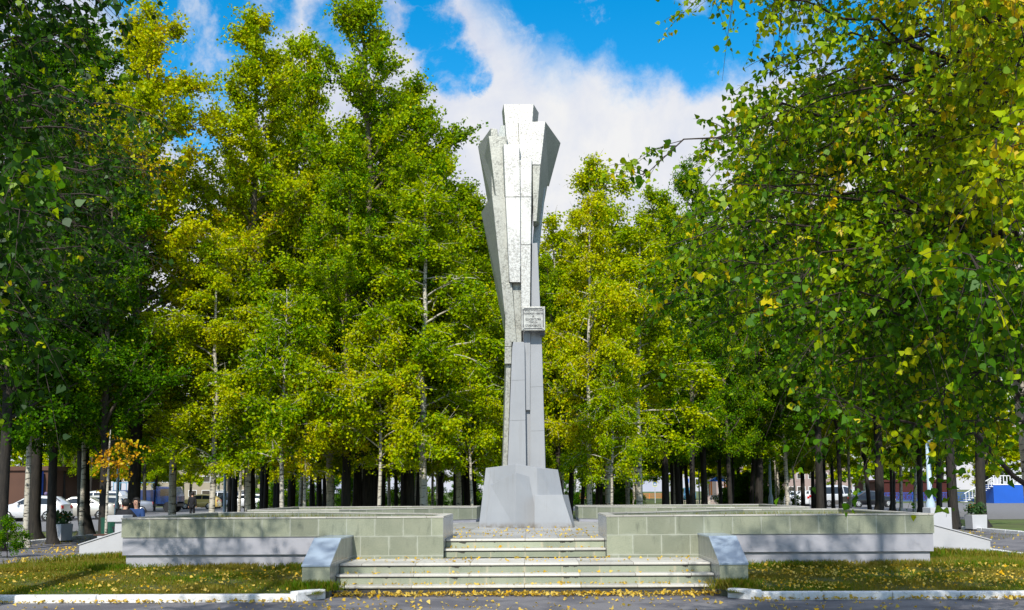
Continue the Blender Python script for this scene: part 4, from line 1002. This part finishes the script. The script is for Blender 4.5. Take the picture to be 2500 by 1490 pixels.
# ------------------------------------------------------------------ fences and buildings
M['blue_paint']=simple('blue_fence_paint',(.012,.10,.48),rough=.5,var=.1,scale=.5); M['orange_paint']=simple('orange_fence_paint',(.75,.20,.03),rough=.5,var=.1); M['brown_wall']=simple('terracotta_wall',(.10,.048,.03),rough=.8,var=.12,scale=.6); M['red_wall']=simple('red_wall',(.06,.009,.007),rough=.7,var=.1,scale=.4); M['cream']=simple('cream_wall',(.34,.29,.22),rough=.8,var=.1,scale=.3); M['pink']=simple('pale_pink_wall',(.36,.27,.25),rough=.8,var=.08); M['white_paint']=simple('white_paint',(.78,.78,.78),rough=.5,var=.04)
def picket(x0,x1,y,h,mat,label,name='metal_fence',post='post',step=2.4,arch=False):
    root=empty(name,(x0,y,0),label,'fence'); L=x1-x0; n=max(1,round(L/step))
    for k in range(n+1): MB().box(L*k/n-.05,L*k/n+.05,-.05,.05,-.05,h+.05).build('post',mat,root)
    for k in range(n):
        a=L*k/n+.051; b=L*(k+1)/n-.051; mb=MB(); mb.box(a,b,-.02,.02,.12,.17); mb.box(a,b,-.02,.02,h-.05,h)
        m=int((b-a)/.16)
        for j in range(m):
            q=a+(b-a)*(j+.5)/m; mb.box(q-.02,q+.02,-.012,.012,.171,h-.051)
        if arch:
            for j in range(3):
                q=a+(b-a)*(j+.5)/3; pts=[(q+.25*math.cos(t_*math.pi/6),-.03,h*.5+.25*math.sin(t_*math.pi/6)) for t_ in range(13)]; mb.tube(pts,.025,6)
        mb.build('panel',mat,root)
    return root
picket(at(2130,125),at(2375,125),125,1.15,'blue_paint','low blue ornamental metal fence at right in front of the red building',arch=True)
picket(at(1340,205),at(1500,205),205,1.0,'orange_paint','far orange fence left part behind the walking man',step=4)
picket(at(1545,200),at(1625,200),200,1.0,'orange_paint','far orange fence right part near the yellow-framed sign',step=4)
picket(at(1628,100),at(1750,100),100,.62,'cream','low pale rail along the cross street under the blue signs',step=2.5)
def building(x0,x1,y,dep,h,mat,label,wmat='glass',floors=3,wn=8,roof='cream'):
    root=empty('building',((x0+x1)/2,y,0),label,'building'); w=(x1-x0)/2
    MB().box(-w,w,0,dep,-.05,h).build('wall',mat,root); MB().box(-w-.2,w+.2,-.2,dep+.2,h+.001,h+.35).build('roof',roof,root)
    fh=h/floors
    for f in range(floors):
        for k in range(wn):
            cx=-w+2*w*(k+.5)/wn; z0=f*fh+fh*.35; fr=MB().box(cx-.85,cx+.85,-.06,.02,z0,z0+fh*.45).build('window','white_paint',root)
            MB().box(cx-.75,cx+.75,-.08,-.061,z0+.1,z0+fh*.45-.1).build('pane',wmat,fr)
    return root
bd=building(at(-120,86),at(128,86),86,10,3.6,'brown_wall','low terracotta shop building at the far left behind the cars',floors=1,wn=0,roof='brown_wall')
for px in(91,): 
    MB().box(at(px,85.5)-.35-bd.location.x,at(px,85.5)+.35-bd.location.x,-.9,-.2,0,3.5).build('pillar','blue_paint',bd)
building(at(300,200),at(700,200),205,14,14,'cream','cream apartment block far behind the left wood',floors=5,wn=12)
building(at(1760,210),at(2100,210),215,14,14,'pink','pale pink apartment block far behind the right wood',floors=5,wn=12)
building(at(2150,150),at(2330,150),152,10,2.6,'red_wall','low red building behind the blue fence',floors=1,wn=0,roof='red_wall')
def kiosk():
    root=empty('pavilion',(at(2478,112),112,0),'blue-walled pavilion with white railing at the right edge','pavilion')
    w=2.3; MB().box(-w,w,0,4,-.05,1.95).build('wall','blue_paint',root); MB().box(-w-.02,w+.02,-.05,4,1.951,2.05).build('deck','white_paint',root)
    for k in range(13): MB().box(-w+.05+k*2*w/13,-w+.12+k*2*w/13,-.02,.04,2.051,2.9).build('baluster','white_paint',root)
    MB().box(-w,w,-.03,.05,2.901,2.98).build('handrail','white_paint',root)
    # outside stair going down to the left
    for k in range(9): MB().box(-w-.35*(k+1),-w-.35*k-.002,0,1.1,1.75-.2*k,1.82-.2*k).build('stair_tread','white_paint',root)
    for k in range(9): MB().box(-w-.35*k-.2,-w-.35*k-.15,-.02,.03,1.82-.2*k,2.7-.2*k).build('baluster','white_paint',root)
    MB().loft([(-w-.1,-.03,2.72),(-w-.1,.04,2.72),(-w-.1,.04,2.80),(-w-.1,-.03,2.80)],[(-w-3.15,-.03,1.0),(-w-3.15,.04,1.0),(-w-3.15,.04,1.08),(-w-3.15,-.03,1.08)]).build('stair_rail','white_paint',root)
kiosk()
def playground(px,d,label):
    root=empty('play_structure',(at(px,d),d,0),label,'playground')
    MB().box(-1.4,1.4,0,2,-.02,1.0).build('low_wall','pink',root)
    for a in(-1,1):
        for b in(.3,1.7): MB().box(a*.9-.08,a*.9+.08,b-.08,b+.08,1.001,2.6).build('post','orange_paint',root)
    MB().loft([(-1.1,.1,2.601),(1.1,.1,2.601),(1.1,1.9,2.601),(-1.1,1.9,2.601)],[(-.1,.9,3.2),(.1,.9,3.2),(.1,1.1,3.2),(-.1,1.1,3.2)]).build('roof','blue_paint',root)
playground(1757,120,'small play tower with blue roof and pink low wall far right of the crossing sign')
# ------------------------------------------------------------------ people
M['skin']=simple('skin',(.48,.27,.18),rough=.5,var=.06); M['hair']=simple('dark_hair',(.012,.010,.009),rough=.6); M['black_cloth']=simple('black_cloth',(.012,.012,.015),rough=.9,var=.3); M['blue_cloth']=simple('blue_cloth',(.012,.04,.13),rough=.85); M['jeans']=simple('dark_jeans',(.02,.035,.08),rough=.9); M['purple_cloth']=simple('purple_cloth',(.16,.12,.22),rough=.9); M['red_cloth']=simple('red_white_cloth',(.45,.10,.16),rough=.9); M['shoe']=simple('shoe_leather',(.02,.018,.016),rough=.6)
def skinmesh(name,joints,edges,rad,mat,parent,root=0,sub=1):
    me=bpy.data.meshes.new(name); me.from_pydata([tuple(j) for j in joints],edges,[]); me.update(); o=bpy.data.objects.new(name,me); col.objects.link(o); o.parent=parent
    md=o.modifiers.new('skin','SKIN'); md.use_smooth_shade=True
    if not me.skin_vertices: me.skin_vertices.new() if hasattr(me.skin_vertices,'new') else None
    sv=me.skin_vertices[0].data
    for i,r in enumerate(rad): sv[i].radius=(r,r) if not hasattr(r,'__len__') else r; sv[i].use_root=(i==root)
    s=o.modifiers.new('sub','SUBSURF'); s.levels=sub; s.render_levels=sub
    dg=bpy.context.evaluated_depsgraph_get(); dg.update(); nm=bpy.data.meshes.new_from_object(o.evaluated_get(dg)); o.modifiers.clear(); o.data=nm; nm.name=name
    nm.materials.clear(); nm.materials.append(M[mat]); nm.polygons.foreach_set('use_smooth',[True]*len(nm.polygons)); return o
def person(x,y,z,rz,label,h=1.7,seated=False,lean=.0,arms='down',stride=.0,top='black_cloth',bottom='jeans',hood=False,skirt=False,hair=True,group=None):
    root=empty('person',(x,y,z),label,'person',group,rz=rz); k=h/1.7    # faces -y
    V_=lambda a,b,c: Vector((a,b,c))*k
    pel=V_(0,0,.92) if not seated else V_(0,0,.52)
    sp=lambda t: pel+Vector((0,-math.sin(lean)*t,math.cos(lean)*t))*k
    chest=sp(.36); neck=sp(.54); head0=neck+Vector((0,-.02,.06))*k; head=neck+Vector((0,-.03,.17))*k; crown=neck+Vector((0,-.01,.24))*k
    J=[pel,chest,neck,head0,head,crown]; Rr=[.12,.125,.055,.062,.088,.06]; E=[(0,1),(1,2),(2,3),(3,4),(4,5)]
    A={}
    for s in(-1,1):
        sh=chest+Vector((s*.17,0,.12))*k
        if arms=='down': el=sh+Vector((s*.06,.03,-.28))*k; wr=el+Vector((s*.01,-.07,-.25))*k
        elif arms=='front': el=sh+Vector((s*.08,-.10,-.25))*k; wr=el+Vector((-s*.14,-.20,-.02))*k
        else: el=sh+Vector((s*.14,-.12,-.22))*k; wr=el+Vector((-s*.12,-.16,-.06))*k
        b=len(J); J+=[sh,el,wr]; Rr+=[.058,.042,.030]; E+=[(1,b),(b,b+1),(b+1,b+2)]; A[s]=(sh,el,wr)
        d=(wr-el).normalized(); pm=wr+d*.05*k; J.append(pm); Rr.append((.030*1.0,.018)); E.append((b+2,b+3))
        for q in range(4):
            u=Vector((0,1,0)) if arms=='down' else Vector((s,0,0)); f1=pm+d*.045*k+u*(q-1.5)*.02*k; f2=f1+(d*.8+Vector((-s*.4,-.2,0))).normalized()*(.035+.006*(q in(1,2)))*k
            c=len(J); J+=[f1,f2]; Rr+=[.0095,.008]; E+=[(b+3,c),(c,c+1)]
        t1=wr+d*.03*k+Vector((-s*.02,-.03,0))*k; c=len(J); J+=[t1,t1+d*.035*k]; Rr+=[.011,.009]; E+=[(b+3,c),(c,c+1)]
    Lg={}
    for s in(-1,1):
        hp=pel+Vector((s*.09,0,-.04))*k
        if seated: kn=hp+Vector((s*.04,-.42,.02))*k; an=Vector((kn.x,kn.y+.02,.08))
        else: kn=hp+Vector((s*.01,-.05-s*stride*.35,-.42))*k; an=Vector((kn.x,kn.y+.06*k-s*stride*.2,.08*k))
        toe=an+Vector((s*.02,-.15,-.035))*k
        b=len(J); J+=[hp,kn,an,toe]; Rr+=[.085,.056,.038,.034]; E+=[(0,b),(b,b+1),(b+1,b+2),(b+2,b+3)]; Lg[s]=(hp,kn,an,toe)
    Rr=[(r*k if not hasattr(r,'__len__') else (r[0]*k,r[1]*k)) for r in Rr]
    body=skinmesh('body',J,E,Rr,'skin',root)
    # face
    f=MB(); f.loft([head+Vector((-.016,-.082,-.03))*k,head+Vector((.016,-.082,-.03))*k,head+Vector((0,-.083,.02))*k],[head+Vector((-.008,-.112,-.025))*k,head+Vector((.008,-.112,-.025))*k,head+Vector((0,-.088,.018))*k]); f.build('nose','skin',body)
    for s in(-1,1):
        MB().tube([head+Vector((s*.032,-.088,.018))*k,head+Vector((s*.032,-.080,.018))*k],.010*k,8).build('eye','hair',body)
        MB().tube([head+Vector((s*.088,-.0,-.005))*k,head+Vector((s*.100,.005,.0))*k],.022*k,8).build('ear','skin',body)
    MB().box(*[q*k for q in (head.x/k-.024,head.x/k+.024,head.y/k-.089,head.y/k-.080,head.z/k-.052,head.z/k-.045)]).build('mouth','red_cloth',body)
    # hair / hood
    import bmesh
    bm=bmesh.new(); bmesh.ops.create_uvsphere(bm,u_segments=20,v_segments=12,radius=.108*k if not hood else .125*k)
    for v in bm.verts:
        if v.co.y<-.03*k and v.co.z<.045*k: v.co.y=-.03*k+ (v.co.y+.03*k)*.15
        v.co.z*=1.08; v.co+=head+Vector((0,.012,.022))*k
    me=bpy.data.meshes.new('hair'); bm.to_mesh(me); bm.free(); me.materials.append(M['hair' if not hood else top]); me.polygons.foreach_set('use_smooth',[True]*len(me.polygons)); link('hair' if not hood else 'hood',me,root)
    # clothes
    JJ=[pel+Vector((0,0,-.06))*k,pel+Vector((0,0,.08))*k,chest,neck-Vector((0,0,.03))*k]; RR=[.165,.15,.165,.085]; EE=[(0,1),(1,2),(2,3)]
    for s in(-1,1):
        sh,el,wr=A[s]; b=len(JJ); JJ+=[sh,el,wr]; RR+=[.085,.066,.050]; EE+=[(2,b),(b,b+1),(b+1,b+2)]
    skinmesh('jacket',JJ,EE,[r*k for r in RR],top,root)
    JJ=[pel]; RR=[.14]; EE=[]
    for s in(-1,1):
        hp,kn,an,toe=Lg[s]; b=len(JJ); JJ+=[hp,kn,an+Vector((0,0,.02))*k]; RR+=[.105,.078,.062]; EE+=[(0,b),(b,b+1),(b+1,b+2)]
        skinmesh('shoe',[an+Vector((0,.03,-.03))*k,toe-Vector((0,0,.0))*k],[(0,1)],[.048*k,.042*k],'shoe',root)
    skinmesh('trousers',JJ,EE,[r*k for r in RR],bottom,root)
    return root
# bench under the two seated people
def bench(x,y,rz,label):
    root=empty('park_bench',(x,y,0),label,'bench',rz=rz)
    for k in range(4): MB().box(-.9,.9,-.22+k*.11,-.13+k*.11,.45,.48).build('slat','brown_wall',root)
    for s in(-1,1): MB().box(s*.7-.1,s*.7+.1,-.2,.2,0,.449).build('support','white_plaster',root)
bench(at(318,28.5),28.5,0,'low bench under the two seated people, mostly behind the planter')
person(at(298,27.6),27.6,.12,R(170),'person hunched in black with back turned behind the left planter',h=1.72,seated=True,lean=.35,arms='out',hair=True,bottom='black_cloth')
person(at(336,28.7),28.7,.10,R(-8),'dark-haired person in dark blue jacket facing the camera behind the left planter',h=1.74,seated=True,lean=.05,arms='front',top='blue_cloth')
person(at(470,61),61,0,R(180),'person in long black coat standing with back turned before the yellow hatchback',h=1.62,bottom='black_cloth')
person(at(1539,95),95,0,R(20),'person in black jacket and dark jeans walking in the wood right of the monument',h=1.76,stride=.5)
person(at(112,74),74,0,R(150),'person in purple hooded jacket beside the blue pillar at the far left',h=1.68,top='purple_cloth',hood=True)
person(at(877,100),100,0,R(100),'person in grey and red clothes seen between trunks left of centre',h=1.6,top='red_cloth',stride=.4)
# ------------------------------------------------------------------ grass and fallen leaves
rg=np.random.default_rng(9)
BL=np.array([(-.06,0,0),(.06,0,0),(.03,.6,.10),(0,1,.32)])
def lz(X,Y): return np.array([lawn_z(a,b) for a,b in zip(X,Y)])
def blades(name,X,Y,Z,hh,label,tints):
    n=len(X); az=rg.uniform(0,6.283,n); s=hh; r=np.stack([np.cos(az),np.sin(az),np.zeros(n)],1); b=np.stack([-np.sin(az),np.cos(az),np.zeros(n)],1)
    ti=rg.normal(0,.28,(n,2)); ax=np.stack([ti[:,0],ti[:,1],np.ones(n)],1)
    w_=rg.uniform(.004,.007,n)/.12
    P=np.stack([X,Y,Z],1)[:,None,:]+w_[:,None,None]*BL[None,:,0:1]*2*r[:,None,:]+s[:,None,None]*(BL[None,:,1:2]*ax[:,None,:]+BL[None,:,2:3]*b[:,None,:])
    return tag(link(name,npmesh(name,P.reshape(-1,3),None,4,M['grassblade'],tints)),label,'grass',kind='stuff')
def scatter(n,x0,x1,y0,y1):
    X=rg.uniform(x0,x1,n); Y=y0+(y1-y0)*rg.uniform(0,1,n); return X,Y
for side,(x0,x1) in (('left',(-10.7,-3.05)),('right',(3.05,11.4))):
    X,Y=scatter(75000,x0,x1,15.36,18.1); m=~((np.abs(X)<3.42)&(Y>15.77)); m&=~((np.abs(X)<6.95)&(Y>17.85)); X,Y=X[m],Y[m]
    h_=rg.uniform(.018,.05,len(X))*(1+.6*np.sin(X*3)*np.sin(Y*5+X))
    X2,Y2=scatter(15000,x0,x1,17.5,17.86); k_=(rg.random(15000)<.25+.6*(np.sin(X2*2.3)*np.sin(X2*.9+1)>0)); X2,Y2=X2[k_],Y2[k_]
    cs=-3.18 if side=='left' else 3.18
    X3=rg.normal(cs,.16,1500); Y3=15.72+rg.normal(0,.06,1500); 
    xe=-8.9 if side=='left' else 9.0
    X4=rg.normal(xe*.93,.8,5000); Y4=20.6+rg.normal(0,.25,5000); m4=Y4<20.68; X4,Y4=X4[m4],Y4[m4]
    X5,Y5=scatter(26000,x0,x1,17.9,21.5); m5=np.abs(X5)>7.05; X5,Y5=X5[m5],Y5[m5]
    XX=np.concatenate([X,X2,X3,X4,X5]); YY=np.concatenate([Y,Y2,Y3,Y4,Y5])
    HH=np.concatenate([np.clip(h_,.012,.09),rg.uniform(.03,.12,len(X2)),rg.uniform(.05,.17,len(X3)),rg.uniform(.06,.2,len(X4)),rg.uniform(.03,.08,len(X5))])
    tt=np.clip(.42+.25*np.sin(XX*1.7+1)*np.sin(YY*3.1)+rg.normal(0,.2,len(XX)),0,1)
    blades('grass',XX,YY,lz(XX,YY)-.005,HH,'short autumn grass on the %s lawn before the planter'%side,tt)
LF=HEART*np.array([1,1,1.5])
def fallen(name,X,Y,Z,size,label):
    n=len(X); V=leaves(rg,np.stack([X,Y,Z],1),size,shape=LF,flat=.72,hang=0)
    # keep blades above the surface they lie on
    V=V.reshape(n,8,3); low=V[:,:,2].min(1); V[:,:,2]+=(Z+.004-low)[:,None]; V=V.reshape(-1,3)
    return tag(link(name,npmesh(name,V,None,8,M['fallen'],np.clip(rg.normal(.5,.24,n),0,1))),label,'leaves',kind='stuff')
X,Y=scatter(1200,-10.5,-3.4,15.4,17.75); Xr,Yr=scatter(2600,3.45,11.2,15.4,17.75)
XX=np.concatenate([X,Xr]); YY=np.concatenate([Y,Yr]); keep=rg.random(len(XX))<.35+.4*(np.sin(XX*2+YY)*np.sin(YY*2.5-XX*.7)>-.1)
XX,YY=XX[keep],YY[keep]; fallen('fallen_leaves',XX,YY,lz(XX,YY)+.025,.05,'yellow birch leaves lying in the lawn grass')
X=rg.uniform(-2.9,2.95,900); Y=15.92-np.abs(rg.normal(0,.10,900)); X2,Y2=scatter(1900,-9,9,12.8,15.8); m=~((np.abs(X2)>2.95)&(Y2>15.1)); X2,Y2=X2[m],Y2[m]; k_=rg.random(len(X2))<.25+.5*(np.sin(X2*1.1+2*Y2)>0)*(np.abs(X2)<4); X2,Y2=X2[k_],Y2[k_]
X3=rg.uniform(-9,9,700); Y3=15.13-np.abs(rg.normal(0,.03,700)); m=np.abs(X3)>3.3; X3,Y3=X3[m],Y3[m]
XX=np.concatenate([X,X2,X3]); YY=np.concatenate([Y,Y2,Y3]); fallen('fallen_leaves',XX,YY,np.concatenate([rg.uniform(.0,.05,len(X)),np.zeros(len(X2)),rg.uniform(0,.02,len(X3))]),.055,'yellow leaves drifted on the road and against the bottom step')
parts=[]
for (hw,y0,y1,z,n_) in [(2.9,15.99,16.27,.15,130),(2.9,16.29,16.57,.30,60),(2.9,16.6,17.75,.45,150),(1.38,18.02,18.28,.6,40),(1.38,18.34,22,.754,170),(4.5,22.5,24,.75,100)]:
    X=rg.uniform(-hw,hw,n_); Y=y1-(y1-y0)*rg.random(n_)**1.6; m=~((np.abs(X)<1.3)&(Y>23.9)); parts.append((X[m],Y[m],np.full(m.sum(),z)))
XX=np.concatenate([p[0] for p in parts]); YY=np.concatenate([p[1] for p in parts]); ZZ=np.concatenate([p[2] for p in parts]); fallen('fallen_leaves',XX,YY,ZZ,.048,'yellow leaves lying on the steps and the plaza')
X,Y=scatter(1500,-15.8,-11,18,32); X2,Y2=scatter(1200,11.8,16.7,18,40); k1=(np.sin(X*2)*np.sin(Y*.8)>.2)|(rg.random(len(X))<.15); k2=(np.sin(X2*1.7)*np.sin(Y2*.7)>.2)|(rg.random(len(X2))<.15)
XX=np.concatenate([X[k1],X2[k2]]); YY=np.concatenate([Y[k1],Y2[k2]]); fallen('fallen_leaves',XX,YY,np.zeros(len(XX)),.075,'yellow leaves in patches on the side paths')
# grass in the wood edges and inside planters
X,Y=scatter(26000,-30,30,32.3,60); m=((X<-16.2)&(Y<43.5))|((np.abs(X)<16)); X,Y=X[m],Y[m]
blades('grass',X,Y,np.full(len(X),-.01),rg.uniform(.06,.16,len(X)),'rough grass under the trees behind the monument',np.clip(rg.normal(.45,.25,len(X)),0,1))
for (px,n_,d) in ((1655,60,44),(2140,60,40),(2230,40,38)):
    P=np.stack([rg.uniform(-.6,.6,n_),rg.uniform(-.3,.3,n_),rg.uniform(.25,.55,n_)],1); root=empty('flower_plant',(at(px,d),d,0),{1655:'clump of orange flowers behind the back right planter',2140:'clump of orange flowers at the foot of a dark trunk near the black saloon',2230:'small orange flower clump left of the right lamp post'}[px],'flowers')
    link('leafage',npmesh('leafage',leaves(rg,np.repeat(P,5,0)*np.array([1,1,.7])+rg.normal(0,.06,(n_*5,3)),.12),None,4,M['flower_leaf'],np.zeros(n_*5)),root)
    link('blossoms',npmesh('blossoms',leaves(rg,P,.11),None,4,M['flower_o'],np.zeros(n_)),root)
for root,inn in GR:
    xs=[p[0] for p in inn]; ys=[p[1] for p in inn]; n_=5000; X=rg.uniform(min(xs),max(xs),n_); Y=rg.uniform(min(ys),max(ys),n_); m=np.array([inpoly(a,b,inn) for a,b in zip(X,Y)]); X,Y=X[m],Y[m]; n_=len(X)
    az=rg.uniform(0,6.283,n_); r=np.stack([np.cos(az),np.sin(az),0*az],1)*.006; hh=rg.uniform(.03,.13,n_)
    b0=np.stack([X,Y,np.full(n_,1.015)],1); tp_=b0+np.stack([rg.normal(0,.03,n_),rg.normal(0,.03,n_),hh],1)
    P=np.stack([b0-r,b0+r,tp_+r*.3,tp_-r*.3],1).reshape(-1,3); o=link('planter_grass',npmesh('planter_grass',P,None,4,M['grassblade'],np.clip(rg.normal(.5,.25,n_),0,1)),root)
    o['kind']='stuff'
